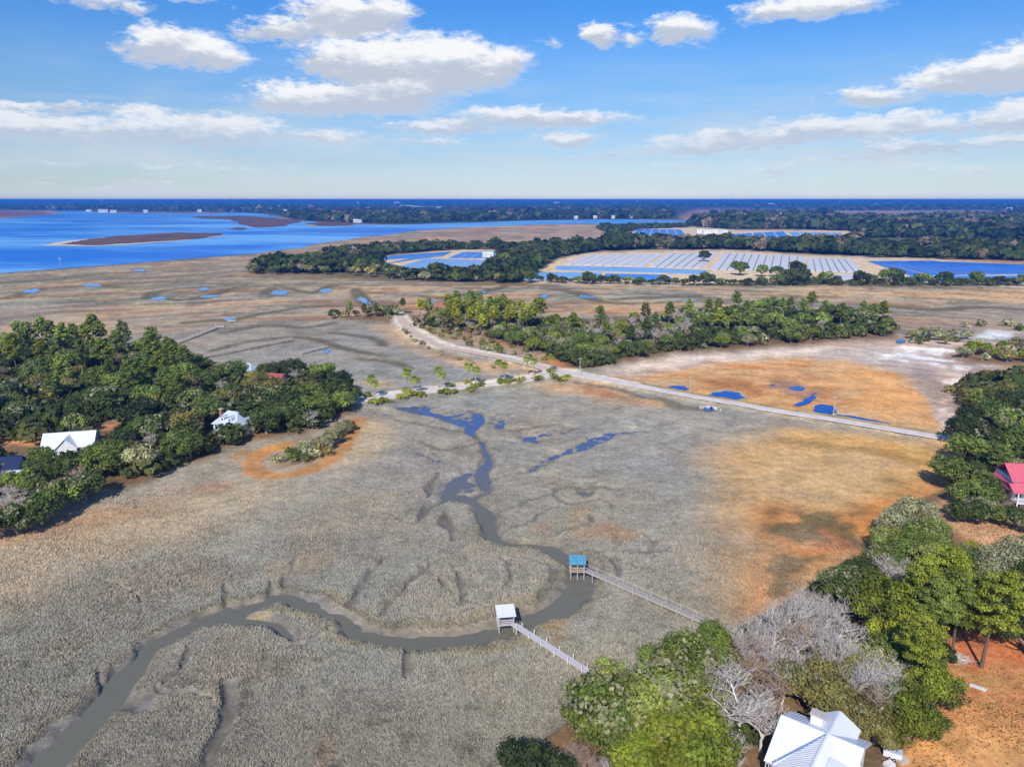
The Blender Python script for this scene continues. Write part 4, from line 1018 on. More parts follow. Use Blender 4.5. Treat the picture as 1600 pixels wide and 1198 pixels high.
COLS = {'dark': ('dark green', (76, 90, 52)), 'mid': ('mid green', (98, 113, 60)), 'light': ('light green', (120, 130, 76)), 'yellow': ('yellow green', (126, 130, 50)),
        'bright': ('bright green', (102, 112, 46)), 'grey': ('grey green', (136, 138, 118)), 'olive': ('olive green', (118, 114, 74)), 'deep': ('deep blackish green', (54, 66, 44)),
        'silver': ('silver grey', (176, 166, 158)), 'brown': ('brownish grey', (150, 128, 116))}
TREES = []
def lod_of(x, y):
    dd = math.hypot(x, y); return 'hi' if dd < 185 else ('mid' if dd < 400 else 'lo')
GROUPOF = {'grey': 'mossy_oak', 'bright': 'broadleaf_tree', 'yellow': 'broadleaf_tree', 'light': 'broadleaf_tree', 'olive': 'broadleaf_tree'}
NAMES = {'oak': 'live_oak', 'pine': 'pine_tree', 'bare': 'bare_tree', 'cedar': 'cedar_tree', 'shrub': 'shrub'}
SPEC = {'oak': 'live oak', 'pine': 'pine', 'bare': 'leafless tree', 'cedar': 'cedar', 'shrub': 'shrub'}
def tree(kind, x, y, s, colour, area, sz=1.0, moss=None, z=None, lod=None, extra=None):
    lod = lod or lod_of(x, y)
    pr = rnd.choice(PROTO[kind, lod]); rz = rnd.uniform(0, 6.28)
    if z is None: z = ground_z(x, y) - .05
    cc = COLS[colour][1]; j = rnd.uniform(1.0, 1.32); c = tuple(srgb(*[min(255, q_ * j) for q_ in cc])) + (1.0,)
    if kind == 'shrub':
        o = link('shrub', pr); o.location = (x, y, z); o.rotation_euler = (0, 0, rz); o.scale = (s, s, s * sz); o.color = c; root = o
    else:
        root = empty(GROUPOF.get(colour, 'live_oak') if kind == 'oak' else NAMES[kind], (x, y, z), rz); root.scale = (s, s, s * sz)
        if kind == 'bare':
            for nme, me in (('trunk', pr[0]), ('twigs', pr[1])):
                o = link(nme, me, None, root)
                if nme == 'twigs': o['kind'] = 'stuff'
                if colour == 'brown': o.material_slots[0].link = 'OBJECT'; o.material_slots[0].material = MAT['brownbark']
        else:
            link('trunk', pr[0], None, root)
            o = link('crown', pr[1], None, root); o.color = c; o['kind'] = 'stuff'
            if moss is None: moss = kind == 'oak' and (colour in ('grey',) or rnd.random() < .3)
            if moss and pr[2] is not None:
                o = link('moss', pr[2], None, root); o.color = (*srgb(132, 134, 114), 1); o['kind'] = 'stuff'
    H_ = {'oak': 9.2, 'pine': 17, 'bare': 9, 'cedar': 6.3, 'shrub': 2.2}[kind] * s * sz
    px, py, dp = proj(x, y, z + H_ * .65)
    TREES.append(dict(o=root, kind=kind, px=px, py=py, h=H_, col=COLS[colour][0], moss=bool(moss), area=area, lab=extra, s=s))
    return root
KEEP = []   # (x0, y0, x1, y1, base y): parts of buildings and clearings that stand open to view
def hidden(x, y, r_, h):
    pb = proj(x, y, 0.5); pt = proj(x, y, h); w = r_ * F / pb[2]
    for x0, y0, x1, y1, yb in KEEP:
        if pb[1] > yb - 2 and pb[0] + w * .8 > x0 and pb[0] - w * .8 < x1 and pt[1] - 0 < y1 and pb[1] > y0: return True
    return False
def inpoly(x, y, P):
    k = False; j = len(P) - 1
    for i in range(len(P)):
        if (P[i][1] > y) != (P[j][1] > y) and x < (P[j][0] - P[i][0]) * (y - P[i][1]) / (P[j][1] - P[i][1]) + P[i][0]: k = not k
        j = i
    return k
def scatter(poly, spacing, limit, seed):
    Pw = [at(*q_) for q_ in poly]; P = [(a_.x, a_.y) for a_ in Pw]
    x0, x1 = min(a_[0] for a_ in P), max(a_[0] for a_ in P); y0, y1 = min(a_[1] for a_ in P), max(a_[1] for a_ in P)
    r = random.Random(seed); out = []; cell = {}
    tries = int((x1 - x0) * (y1 - y0) / spacing ** 2 * 14)
    for _ in range(min(tries, 60000)):
        x, y = r.uniform(x0, x1), r.uniform(y0, y1)
        if not inpoly(x, y, P): continue
        k = (int(x // spacing), int(y // spacing))
        if any((x - a_) ** 2 + (y - b2) ** 2 < spacing ** 2 for i in (-1, 0, 1) for j in (-1, 0, 1) for a_, b2 in cell.get((k[0] + i, k[1] + j), ())): continue
        cell.setdefault(k, []).append((x, y)); out.append((x, y))
        if len(out) >= limit: break
    return out
def grove(poly, spacing, mix, area, smin=.8, smax=1.15, limit=400, seed=1, edge=None):
    tot = sum(m_[0] for m_ in mix); n0 = 0
    for x, y in scatter(poly, spacing, limit, seed):
        t = rnd.uniform(0, tot)
        for m_ in mix:
            t -= m_[0]
            if t <= 0: break
        s = rnd.uniform(smin, smax) * m_[3]
        H_ = {'oak': 9.2, 'pine': 17, 'bare': 9, 'cedar': 6.3, 'shrub': 2.2}[m_[1]] * s; r_ = {'oak': 5.5, 'pine': 3.6, 'bare': 3.5, 'cedar': 2.2, 'shrub': 1.9}[m_[1]] * s
        for q_ in (1, .72, .5):
            if not hidden(x, y, r_ * q_, H_ * q_): break
        else: continue
        s *= q_
        tree(m_[1], x, y, s, rnd.choice(m_[2]), area); n0 += 1
    print('grove', area, m_[1], n0)

# ------------------------------------------------------------------ houses
def windows(parent, wallpts, n, w, h, z, mframe='white'):
    """n windows along a wall from a to b (local coordinates, outward normal to the right of a->b)"""
    a_, b2 = Vector(wallpts[0]), Vector(wallpts[1]); u = (b2 - a_).normalized(); nn = Vector((u.y, -u.x, 0)); L = (b2 - a_).length
    ang = math.atan2(u.y, u.x)
    for i in range(n):
        c = a_ + u * L * (i + .5) / n + Vector((0, 0, z)) 
        m_ = MB(); f = .10
        for dx_, dz_, sx_, sz_ in ((0, h / 2, w + 2 * f, f), (0, -h / 2, w + 2 * f, f), (-w / 2 - f / 2, 0, f, h - f), (w / 2 + f / 2, 0, f, h - f), (0, 0, .06, h - f)):
            q_ = c + u * dx_ + nn * .05; m_.box((q_.x, q_.y, q_.z + dz_), (sx_, .12, sz_), ang)
        wo_ = m_.build('window', MAT[mframe], parent)
        g_ = MB(); q_ = c + nn * .03; g_.box((q_.x, q_.y, q_.z), (w, .04, h - f), ang); g_.build('pane', MAT['glass'], wo_)
def slope(m_, pts, th=.14):
    """a roof plane with thickness: pts counter-clockwise from outside"""
    P = [Vector(p_) for p_ in pts]; n = (P[1] - P[0]).cross(P[2] - P[0]).normalized()
    k = len(P); m_.poly([p_ for p_ in P] + [p_ - n * th for p_ in P], [tuple(range(k)), tuple(range(2 * k - 1, k - 1, -1))] + [(i, i + k, (i + 1) % k + k, (i + 1) % k) for i in range(k)])
def gable_roof(name, L, W, ze, zr, material, parent, ov=.45, hip=0.0, ribs=True, rib=.5):
    """ridge along x; ze eave height, zr ridge height, hip = how far the ridge ends are drawn in"""
    hx, hy = L / 2 + ov, W / 2 + ov; dz = (zr - ze) / (W / 2) * ov; rx = hx - hip
    m_ = MB(); z0 = ze - dz
    A, B, C_, D = (-hx, -hy, z0), (hx, -hy, z0), (hx, hy, z0), (-hx, hy, z0); E, G = (-rx, 0, zr), (rx, 0, zr)
    slope(m_, [A, B, G, E]); slope(m_, [C_, D, E, G])
    if hip: slope(m_, [B, C_, G]); slope(m_, [D, A, E])
    o = m_.build(name, material, parent)
    if ribs:
        r_ = MB()
        for sgn in (-1, 1):
            x = -hx + rib
            while x < hx - .1:
                ex = max(-rx, min(rx, x)); t = 1.0 if abs(x) <= rx else (hx - abs(x)) / max(hip, .01)
                if t > .08: r_.bar((x, sgn * hy, z0 + .03), (x, sgn * hy * (1 - t), z0 + (zr - z0) * t + .03), .05, .06)
                x += rib
        r_.build('roof_seam', material, o, 'stuff')
    rc = MB(); rc.bar((-rx, 0, zr + .03), (rx, 0, zr + .03), .22, .10); rc.build('ridge_cap', material, o)
    return o
def walls(parent, L, W, z0, ze, zr=None, material=None, name='wall', cx=0, cy=0):
    hx, hy = L / 2, W / 2; m_ = MB()
    pts = [(-hx, -hy, z0), (hx, -hy, z0), (hx, hy, z0), (-hx, hy, z0), (-hx, -hy, ze), (hx, -hy, ze), (hx, hy, ze), (-hx, hy, ze)]
    fs = [(0, 1, 5, 4), (2, 3, 7, 6), (0, 3, 2, 1)]
    if zr: pts += [(-hx, 0, zr - .12), (hx, 0, zr - .12)]; fs += [(1, 2, 6, 9, 5), (3, 0, 4, 8, 7)]
    else: fs += [(1, 2, 6, 5), (3, 0, 4, 7), (4, 5, 6, 7)]
    m_.poly([(x + cx, y + cy, z) for x, y, z in pts], fs); return m_.build(name, material or MAT['white'], parent)
def house(name, px, py, rz, L, W, ze, zr, roofm, label, hip=0, wallm='white', nwin=(4, 2), z0=0.0, cross=None, chimney=None, storeys=1, cat='house', dorm=0):
    p_ = at(px, py, 1.0); root = empty(name, (p_.x, p_.y, ground_z(p_.x, p_.y) - .05), rz); tag(root, label, cat)
    walls(root, L, W, -.3, ze, None if hip else zr, MAT[wallm])
    gable_roof('roof', L, W, ze, zr, MAT[roofm], root, .5, hip)
    hx, hy = L / 2, W / 2
    for s in range(storeys):
        z = (ze / storeys) * (s + .55)
        windows(root, [(-hx, -hy, 0), (hx, -hy, 0)], nwin[0], 1.0, 1.5, z); windows(root, [(hx, -hy, 0), (hx, hy, 0)], nwin[1], 1.0, 1.5, z); windows(root, [(-hx, hy, 0), (-hx, -hy, 0)], nwin[1], 1.0, 1.5, z)
    dm = MB(); dm.box((hx * .1, -hy - .06, 1.1), (1.1, .1, 2.2)); dm.build('door', MAT['dark'], root)
    if cross:
        w, out, zc = cross
        g_ = MB(); g_.poly([(-w / 2, 0, 0), (w / 2, 0, 0), (w / 2, -hy - out, 0), (-w / 2, -hy - out, 0), (-w / 2, 0, ze), (w / 2, 0, ze), (w / 2, -hy - out, ze), (-w / 2, -hy - out, ze), (0, -hy - out, zc - .12), (0, 0, zc - .12)],
                                 [(0, 1, 2, 3), (3, 2, 6, 8, 7), (2, 1, 5, 6), (0, 3, 7, 4)]); wg = g_.build('front_gable', MAT[wallm], root)
        m_ = MB(); ov = .4; zz = ze - (zc - ze) / (w / 2) * ov; yo = -hy - out - ov
        slope(m_, [(0, yo, zc), (0, .3, zc), (-w / 2 - ov, .3, zz), (-w / 2 - ov, yo, zz)]); slope(m_, [(w / 2 + ov, yo, zz), (w / 2 + ov, .3, zz), (0, .3, zc), (0, yo, zc)])
        m_.build('gable_roof', MAT[roofm], root)
        windows(root, [(-w / 2, -hy - out, 0), (w / 2, -hy - out, 0)], 2, .9, 1.4, ze * .5)
    if chimney:
        x, y, zt = chimney; c_ = MB(); c_.box((x, y, zt / 2), (1.0, .8, zt)); ch = c_.build('chimney', MAT['brick'], root)
        c_ = MB(); c_.box((x, y, zt + .08), (1.25, 1.05, .16)); c_.build('chimney_cap', MAT['concrete'], ch)
    for i in range(dorm):
        x = (i - (dorm - 1) / 2) * 3.0; zb = ze + .5; y = -hy + .9
        d_ = MB(); d_.box((x, y + .9, zb + .7), (1.5, 2.2, 1.5)); do = d_.build('dormer', MAT[wallm], root)
        m_ = MB(); slope(m_, [(x, y - .5, zb + 2.1), (x, y + 2.2, zb + 2.1), (x - 1, y + 2.2, zb + 1.35), (x - 1, y - .5, zb + 1.35)], .08); slope(m_, [(x + 1, y - .5, zb + 1.35), (x + 1, y + 2.2, zb + 1.35), (x, y + 2.2, zb + 2.1), (x, y - .5, zb + 2.1)], .08); m_.build('dormer_roof', MAT[roofm], do)
        windows(do, [(x - .75, y - .2, 0), (x + .75, y - .2, 0)], 1, .7, .9, zb + .75)
    return root
house('white_house', 114, 706, R(14), 13.5, 8, 3.2, 6.4, 'wroof', 'white metal roofed cottage with a front gable beside the rust clearing', cross=(5.5, 1.2, 5.9), nwin=(5, 2))
house('white_house', 367, 677, R(-22), 9.6, 8.0, 4.4, 7.6, 'groof', 'pale blue roofed white house deep in the wooded point, brick chimney', hip=3.2, storeys=2, chimney=(-5.4, .5, 7.6), dorm=2)
house('grey_cottage', 389, 586, R(-18), 6.6, 5.4, 3.0, 5.4, 'groof', 'small grey roofed white cottage near the tip of the wooded point', hip=2.4, nwin=(2, 2))
house('red_roofed_house', 433, 600, R(-20), 6.5, 5, 2.6, 4.6, 'brickroof', 'brick red roofed house with white chimney peeping out of the oaks', nwin=(3, 2))
house('navy_roofed_house', -4, 744, R(12), 13, 8, 3.0, 5.6, 'navy', 'dark navy roofed house cut by the left edge', nwin=(4, 2))
house('garden_shed', 36, 752, R(14), 6, 3.4, 2.3, 3.4, 'groof', 'small pale roofed shed behind the pale tangled tree', nwin=(1, 1), cat='shed')
# the rose-roofed house at the right edge: lower verandah roof, upper roof with a white gable
p_ = at(1613, 786, 1.0); root = empty('rose_roofed_house', (p_.x, p_.y, .9), R(-8)); tag(root, 'white two storey house with rose red metal roof at the right edge', 'house')
walls(root, 15, 9, -.3, 7.6, None, MAT['white'])
gable_roof('roof', 15, 9, 7.6, 10.4, MAT['redroof'], root, .5)
m_ = MB(); slope(m_, [(-8.6, -7.4, 5.3), (8.6, -7.4, 5.3), (8.6, -4.52, 6.8), (-8.6, -4.52, 6.8)]); slope(m_, [(-8.6, -7.4, 5.3), (-8.6, -4.52, 6.8), (-7.52, -4.52, 6.8), (-7.52, 4.5, 6.8), (-8.6, 4.5, 5.9)][:2] + [(-7.52, 4.0, 6.8), (-8.6, 5.0, 5.3)]); m_.build('porch_roof', MAT['redroof'], root)
m_ = MB(); m_.poly([(-3.6, -6.2, 6.1), (4.6, -6.2, 6.1), (.5, -6.2, 9.9), (-3.6, -4.4, 6.7), (4.6, -4.4, 6.7), (.5, 0, 9.9)], [(0, 1, 2), (0, 2, 5, 3), (1, 4, 5, 2)]); m_.build('front_gable', MAT['white'], root)
m_ = MB(); slope(m_, [(.5, -6.7, 10.2), (.5, 0, 10.2), (-4.3, 0, 5.8), (-4.3, -6.7, 5.8)]); slope(m_, [(5.3, -6.7, 5.8), (5.3, 0, 5.8), (.5, 0, 10.2), (.5, -6.7, 10.2)]); m_.build('gable_roof', MAT['redroof'], root)
m_ = MB(); m_.box((0, -5.95, 2.7), (15.2, 2.8, .25)); m_.build('porch_floor', MAT['white'], root)
for i in range(6):
    m_ = MB(); m_.box((-7.4 + i * 2.95, -7.15, 2.5), (.28, .28, 5.4)); m_.build('porch_post', MAT['white'], root)
m_ = MB(); m_.bar((-7.4, -7.2, 3.9), (7.4, -7.2, 3.9), .12); m_.bar((-7.4, -7.2, 3.0), (7.4, -7.2, 3.0), .1)
for i in range(60): m_.box((-7.3 + i * .247, -7.2, 3.45), (.05, .05, .85))
m_.build('porch_railing', MAT['white'], root, 'stuff')
windows(root, [(-7.5, -4.5, 0), (7.5, -4.5, 0)], 5, 1.3, 1.9, 4.2); windows(root, [(-7.5, -4.5, 0), (7.5, -4.5, 0)], 5, 1.3, 1.7, 1.3); windows(root, [(-7.5, 4.5, 0), (-7.5, -4.5, 0)], 3, 1.1, 1.6, 4.3); windows(root, [(-2, -6.2, 0), (3, -6.2, 0)], 1, 1.0, 1.2, 7.6)
# the big white metal-roofed house at the bottom
A_, B_ = at(1231, 1121, 9.0), at(1304, 1151, 9.0)
u = (B_ - A_); u.z = 0; Lr = u.length; u.normalize(); rz = math.atan2(u.y, u.x)
mid = (A_ + B_) / 2 + u * 1.3
root = empty('white_metal_roofed_house', (mid.x, mid.y, .9), rz); tag(root, 'big white house with sprawling pale metal roof at the bottom edge', 'house')
LM, WM = Lr + 3.2, 10.5
walls(root, LM, WM, -.3, 5.4, 8.1, MAT['white'])
gable_roof('roof', LM, WM, 5.4, 8.1, MAT['wroof'], root, .6, 0, True, .45)
# front cross wing
xw, ww_, yo = Lr / 2 - 1.3 - .8, 8.4, -13.5
m_ = MB(); m_.poly([(xw - ww_ / 2, 0, -.3), (xw + ww_ / 2, 0, -.3), (xw + ww_ / 2, yo, -.3), (xw - ww_ / 2, yo, -.3), (xw - ww_ / 2, 0, 5.2), (xw + ww_ / 2, 0, 5.2), (xw + ww_ / 2, yo, 5.2), (xw - ww_ / 2, yo, 5.2), (xw, yo, 8.0)], [(3, 2, 6, 8, 7), (2, 1, 5, 6), (0, 3, 7, 4)]); m_.build('cross_wing', MAT['white'], root)
m_ = MB(); slope(m_, [(xw, yo - .6, 8.25), (xw, .2, 8.25), (xw - ww_ / 2 - .6, .2, 4.95), (xw - ww_ / 2 - .6, yo - .6, 4.95)]); slope(m_, [(xw + ww_ / 2 + .6, yo - .6, 4.95), (xw + ww_ / 2 + .6, .2, 4.95), (xw, .2, 8.25), (xw, yo - .6, 8.25)]); cr = m_.build('cross_roof', MAT['wroof'], root)
r_ = MB()
for i in range(30):
    y = yo - .4 + i * .47
    if y > 0: break
    for sg in (-1, 1): r_.bar((xw, y, 8.30), (xw + sg * (ww_ / 2 + .6), y, 5.0), .05, .06)
r_.build('roof_seam', MAT['wroof'], cr, 'stuff')
r_ = MB(); r_.bar((xw, yo - .6, 8.3), (xw, .1, 8.3), .26, .1); r_.build('ridge_cap', MAT['wroof'], cr)
m_ = MB(); m_.bar((xw, -.1, 8.24), (xw - ww_ / 2 - .8, -WM / 2 - .5, 5.16), .34, .06); m_.build('valley', worn('roof_valley_metal', srgb(128, 152, 190), .5, .4, .1, 1), cr)
# shed dormer on the cross wing, rear gable, rear chimney box
m_ = MB(); m_.poly([(xw + 1.2, -3.2, 7.6), (xw + 1.2, -7.8, 7.6), (xw + 4.4, -3.2, 7.1), (xw + 4.4, -7.8, 7.1), (xw + 4.4, -3.2, 5.0), (xw + 4.4, -7.8, 5.0)], [(0, 1, 3, 2), (2, 3, 5, 4), (0, 2, 4), (1, 5, 3)]); m_.build('shed_dormer', MAT['wroof'], root)
m_ = MB(); slope(m_, [(xw, 6.2, 7.6), (xw, .2, 7.6), (xw + 2.7, .2, 5.9), (xw + 2.7, 6.2, 5.9)][::-1]); slope(m_, [(xw - 2.7, 6.2, 5.9), (xw - 2.7, .2, 5.9), (xw, .2, 7.6), (xw, 6.2, 7.6)][::-1]); m_.build('rear_gable_roof', MAT['wroof'], root)
m_ = MB(); m_.poly([(xw - 2.2, 5.8, -.3), (xw + 2.2, 5.8, -.3), (xw + 2.2, 5.8, 6.0), (xw, 5.8, 7.3), (xw - 2.2, 5.8, 6.0), (xw - 2.2, 0, -.3), (xw + 2.2, 0, -.3), (xw + 2.2, 0, 6.0), (xw - 2.2, 0, 6.0)], [(0, 1, 2, 3, 4), (1, 6, 7, 2), (5, 0, 4, 8)]); m_.build('rear_gable', MAT['white'], root)
m_ = MB(); m_.box((-LM / 2 + 3.2, 3.4, 7.0), (1.5, 1.1, 1.9)); ch = m_.build('chimney', MAT['white'], root); m_ = MB(); m_.box((-LM / 2 + 3.2, 3.4, 8.03), (1.8, 1.4, .16)); m_.build('chimney_cap', MAT['pole'], ch)
windows(root, [(-LM / 2, -WM / 2, 0), (xw - ww_ / 2, -WM / 2, 0)], 3, 1.2, 1.8, 3.6); windows(root, [(-LM / 2, WM / 2, 0), (-LM / 2, -WM / 2, 0)], 3, 1.1, 1.7, 3.6); windows(root, [(xw - ww_ / 2, yo, 0), (xw + ww_ / 2, yo, 0)], 3, 1.2, 1.8, 3.4)
m_ = MB(); px0 = -LM / 2; m_.box((px0 + 2.6, -WM / 2 - 1.6, 1.9), (7.0, 2.9, .25)); m_.build('porch_floor', MAT['greywood'], root)
for i in range(5): 
    m_ = MB(); m_.box((px0 - .7 + i * 1.65, -WM / 2 - 2.95, 2.4), (.16, .16, 3.4)); m_.build('porch_post', MAT['white'], root)
m_ = MB(); m_.bar((px0 - .8, -WM / 2 - 2.95, 3.0), (px0 + 6.0, -WM / 2 - 2.95, 3.0), .12, .08); m_.bar((px0 - .8, -WM / 2 - 2.95, 2.2), (px0 + 6.0, -WM / 2 - 2.95, 2.2), .08, .06)
for i in range(38): m_.box((px0 - .7 + i * .18, -WM / 2 - 2.95, 2.6), (.04, .04, .8))
m_.build('porch_railing', MAT['white'], root, 'stuff')
KEEP += [(86, 675, 146, 694, 706), (344, 644, 388, 662, 676), (378, 563, 400, 578, 586), (430, 578, 440, 588, 600), (-10, 712, 22, 724, 744),
         (1566, 730, 1640, 772, 786), (22, 672, 84, 702, 700), (150, 634, 182, 668, 664)]

# ------------------------------------------------------------------ docks
def dock(label, pA, pB, zdeck, w, wood, post_h, posts, rails, step, name='dock'):
    """a boardwalk from the landward end pA to the creek end pB (pixels), with plank deck, posts and rails"""
    a_, b2 = at(*pA, zdeck), at(*pB, zdeck); dd = b2 - a_; L = dd.length; rz = math.atan2(dd.y, dd.x)
    root = empty(name, (a_.x, a_.y, 0), rz); tag(root, label, 'dock')
    pk = bpy.data.meshes.new('plank'); t_ = MB(); t_.box((0, 0, 0), (.26, w, .05)); pk = t_.mesh('plank'); pk.materials.append(MAT[wood])
    n = int(L / .29); ext = MB()
    for i in range(n):
        if i < 280:
            o = link('plank', pk, None, root); o.location = ((i + .5) * .29, rnd.uniform(-.02, .02), zdeck + rnd.uniform(-.006, .006))
        else: ext.box(((i + .5) * .29, 0, zdeck), (.26, w, .05))
    if ext.v: ext.build('far_planks', MAT[wood], root, 'stuff')
    for sg in (-1, 1):
        m_ = MB(); m_.bar((0, sg * (w / 2 - .15), zdeck - .15), (L, sg * (w / 2 - .15), zdeck - .15), .08, .22); m_.build('joist', MAT[wood], root)
    k = int(L / step); t_ = MB(); t_.bar((0, 0, -1.6), (0, 0, zdeck + post_h), .17, .17, 8); pm = t_.mesh('post'); pm.materials.append(MAT[posts])
    for i in range(k + 1):
        for sg in (-1, 1):
            o = link('post', pm, None, root); o.location = (min(L - .1, .2 + i * step), sg * (w / 2 + .06), rnd.uniform(-.1, .1)); o.rotation_euler = (rnd.uniform(-.03, .03), rnd.uniform(-.03, .03), 0)
        m_ = MB(); x = min(L - .1, .2 + i * step); m_.bar((x + .14, -w / 2 - .1, zdeck - .30), (x + .14, w / 2 + .1, zdeck - .30), .07, .18); m_.build('cross_beam', MAT[wood], root)
    if rails:
        for sg in (-1, 1):
            for z in (zdeck + .95, zdeck + .5):
                m_ = MB(); m_.bar((0, sg * (w / 2 + .02), z), (L, sg * (w / 2 + .02), z), .14 if z > zdeck + .7 else .06, .06); m_.build('rail', MAT[wood], root)
    return root
def pierhead(label, c_px, zdeck, rz, L, W, roofm, flat_roof, wood, side):
    c = at(*c_px, zdeck); root = empty('pier_shelter', (c.x, c.y, 0), rz); tag(root, label, 'pier shelter')
    hx, hy = L / 2, W / 2
    m_ = MB(); m_.box((0, 0, 0), (.24, W + .6, .06)); pk = m_.mesh('plank'); pk.materials.append(MAT[wood])
    for i in range(int((L + .6) / .27)):
        o = link('plank', pk, None, root); o.location = (-hx - .3 + (i + .5) * .27, 0, zdeck)
    m_ = MB(); m_.bar((0, 0, -1.7), (0, 0, zdeck + 1.95), .2, .2, 8); pm = m_.mesh('post'); pm.materials.append(MAT['greywood'])
    for x in (-hx, 0, hx):
        for y in (-hy, hy):
            if x == 0 and y == side * hy: continue
            o = link('post', pm, None, root); o.location = (x, y, 0)
    m_ = MB(); zt = zdeck + 1.95; ov = .38
    if flat_roof:
        slope(m_, [(-hx - ov, -hy - ov, zt - .1), (hx + ov, -hy - ov, zt - .1), (hx + ov, hy + ov, zt + .55), (-hx - ov, hy + ov, zt + .55)], .14); o = m_.build('roof', MAT[roofm], root)
    else:
        o = gable_roof('roof', L, W, zt, zt + .9, MAT[roofm], root, ov, 0, True, .4)
    for sg in (-1, 1):
        m_ = MB(); m_.bar((-hx, sg * hy, zt - .12), (hx, sg * hy, zt - .12), .1, .2); m_.build('beam', MAT[wood], root)
        m_ = MB(); m_.bar((sg * hx, -hy, zt - .12), (sg * hx, hy, zt - .12), .1, .2); m_.build('beam', MAT[wood], root)
    for (x0, y0, x1, y1) in ((-hx, -hy, hx, -hy), (-hx, hy, hx, hy), (-hx, -hy, -hx, hy)):
        for z in (.45, .95):
            m_ = MB(); m_.bar((x0, y0, zdeck + z), (x1, y1, zdeck + z), .09, .09); m_.build('rail', MAT[wood], root)
    m_ = MB(); m_.box((0, hy - .35, zdeck + .45), (L - .5, .5, .07)); m_.box((-hx + .6, hy - .35, zdeck + .22), (.1, .45, .42)); m_.box((hx - .6, hy - .35, zdeck + .22), (.1, .45, .42)); m_.build('bench', MAT[wood], root)
    return root
dock('bleached open boardwalk leading to the white roofed pier shelter', (938, 1060), (802, 974), .65, 1.25, 'lilacwood', .75, 'white', False, 3.2)
dock('grey railed boardwalk leading to the blue roofed pier shelter', (1112, 976), (915, 890), .75, 1.3, 'greywood', .95, 'greywood', True, 3.3)
pierhead('pier shelter with white roof at the creek bend', (790, 970), .6, R(8), 2.7, 2.4, 'white', True, 'lilacwood', -1)
pierhead('pier shelter with weathered blue roof over the creek', (902, 889), .75, R(-2), 2.7, 2.2, 'bluroof', True, 'tanwood', 1)
dock('long narrow boardwalk beyond the wooded point, farthest from the road', (276, 534), (340, 510), 1.4, 1.6, 'greywood', .5, 'greywood', False, 5, 'dock')
dock('middle boardwalk of three beyond the wooded point', (318, 556), (458, 529), 1.4, 1.6, 'greywood', .8, 'greywood', True, 5, 'dock')
dock('short boardwalk beyond the wooded point, nearest the causeway', (470, 550), (512, 540), 1.4, 1.6, 'greywood', .5, 'greywood', False, 5, 'dock')
for (x, y, l) in ((343, 510, 'small floating platform at the end of the far boardwalk'), (362, 501, 'small pale float moored in the bend beyond the far boardwalk')):
    c = at(x, y, .6); root = empty('dock_float', (c.x, c.y, 0), .3); tag(root, l, 'float')
    m_ = MB(); m_.box((0, 0, .5), (5, 3.5, .5)); m_.build('deck', MAT['greywood'], root)
    for sx in (-1, 1): 
        m_ = MB(); m_.bar((sx * 2.3, 1.9, -1), (sx * 2.3, 1.9, 2.4), .25, .25, 8); m_.build('piling', MAT['greywood'], root)

# ------------------------------------------------------------------ poles, culvert, small things
def pole(px, py, h, label):
    c = at(px, py, 1.0); root = empty('utility_pole', (c.x, c.y, ground_z(c.x, c.y) - .2), R(20)); tag(root, label, 'utility pole', 'utility poles along the straight road')
    m_ = MB(); m_.bar((0, 0, -1), (0, 0, h), .34, .34, 10, .7); m_.build('pole', MAT['pole'], root)
    m_ = MB(); m_.box((0, .14, h - .6), (2.0, .1, .13)); m_.build('crossarm', MAT['pole'], root)
    for x in (-.85, 0, .85):
        m_ = MB(); m_.bar((x, .14, h - .53), (x, .14, h - .28), .12, .12, 8); m_.build('insulator', MAT['white'], root)
pole(1302, 649, 7.6, 'pale utility pole by the long ditch, right one of two beside the road')
pole(1078, 611, 7.0, 'pale utility pole beside the small roadside pond')
pole(906, 586, 8.0, 'utility pole at the edge of the oaks by the road junction')
c = at(1112, 636, .6); root = empty('culvert_headwall', (c.x, c.y, .1), R(-28)); tag(root, 'pale concrete culvert headwall below the straight road', 'culvert')
m_ = MB(); m_.box((0, 0, .35), (4.2, .4, 1.1)); m_.build('wall', MAT['concrete'], root)
for sg in (-1, 1):
    m_ = MB(); m_.box((sg * 3.2, -1.0, .3), (.4, 2.6, 1.1), sg * .5); m_.build('wing_wall', MAT['concrete'], root)
m_ = MB(); m_.bar((0, -.30, .25), (0, .1, .25), 1.1, 1.1, 14); m_.build('pipe_mouth', MAT['dark'], root)
c = at(95, 416, .4); root = empty('channel_marker', (c.x, c.y, 0)); tag(root, 'thin channel marker post standing in the river shallows', 'marker')
m_ = MB(); m_.bar((0, 0, -1), (0, 0, 10), .4, .4, 8); m_.build('post', MAT['pole'], root)
m_ = MB(); m_.box((0, -.3, 9.3), (1.1, .12, 1.1)); m_.build('board', MAT['white'], root)
c = at(1528, 1074, 1.0); root = empty('board', (c.x, c.y, ground_z(c.x, c.y)), R(-38)); tag(root, 'white board lying alone on the rust coloured lawn', 'board')
for i in range(3):
    m_ = MB(); m_.box((0, (i - 1) * .27, .08), (2.3, .25, .08)); m_.build('plank', MAT['white'], root)
c = at(1499, 1030, 1.0); root = empty('brush_pile', (c.x, c.y, ground_z(c.x, c.y))); tag(root, 'round pile of grey cut branches on the rust lawn', 'brush pile')
m_ = MB()
for i in range(170):
    a_ = rnd.uniform(0, 6.28); r_ = rnd.uniform(0, 1.5); l_ = rnd.uniform(.5, 1.3); t_ = rnd.uniform(0, 6.28); z = .1 + .5 * (1 - r_ / 1.6) * rnd.random()
    x, y = math.cos(a_) * r_, math.sin(a_) * r_; m_.bar((x, y, z), (x + math.cos(t_) * l_, y + math.sin(t_) * l_, max(.05, z + rnd.uniform(-.2, .25))), .05, .05, 3)
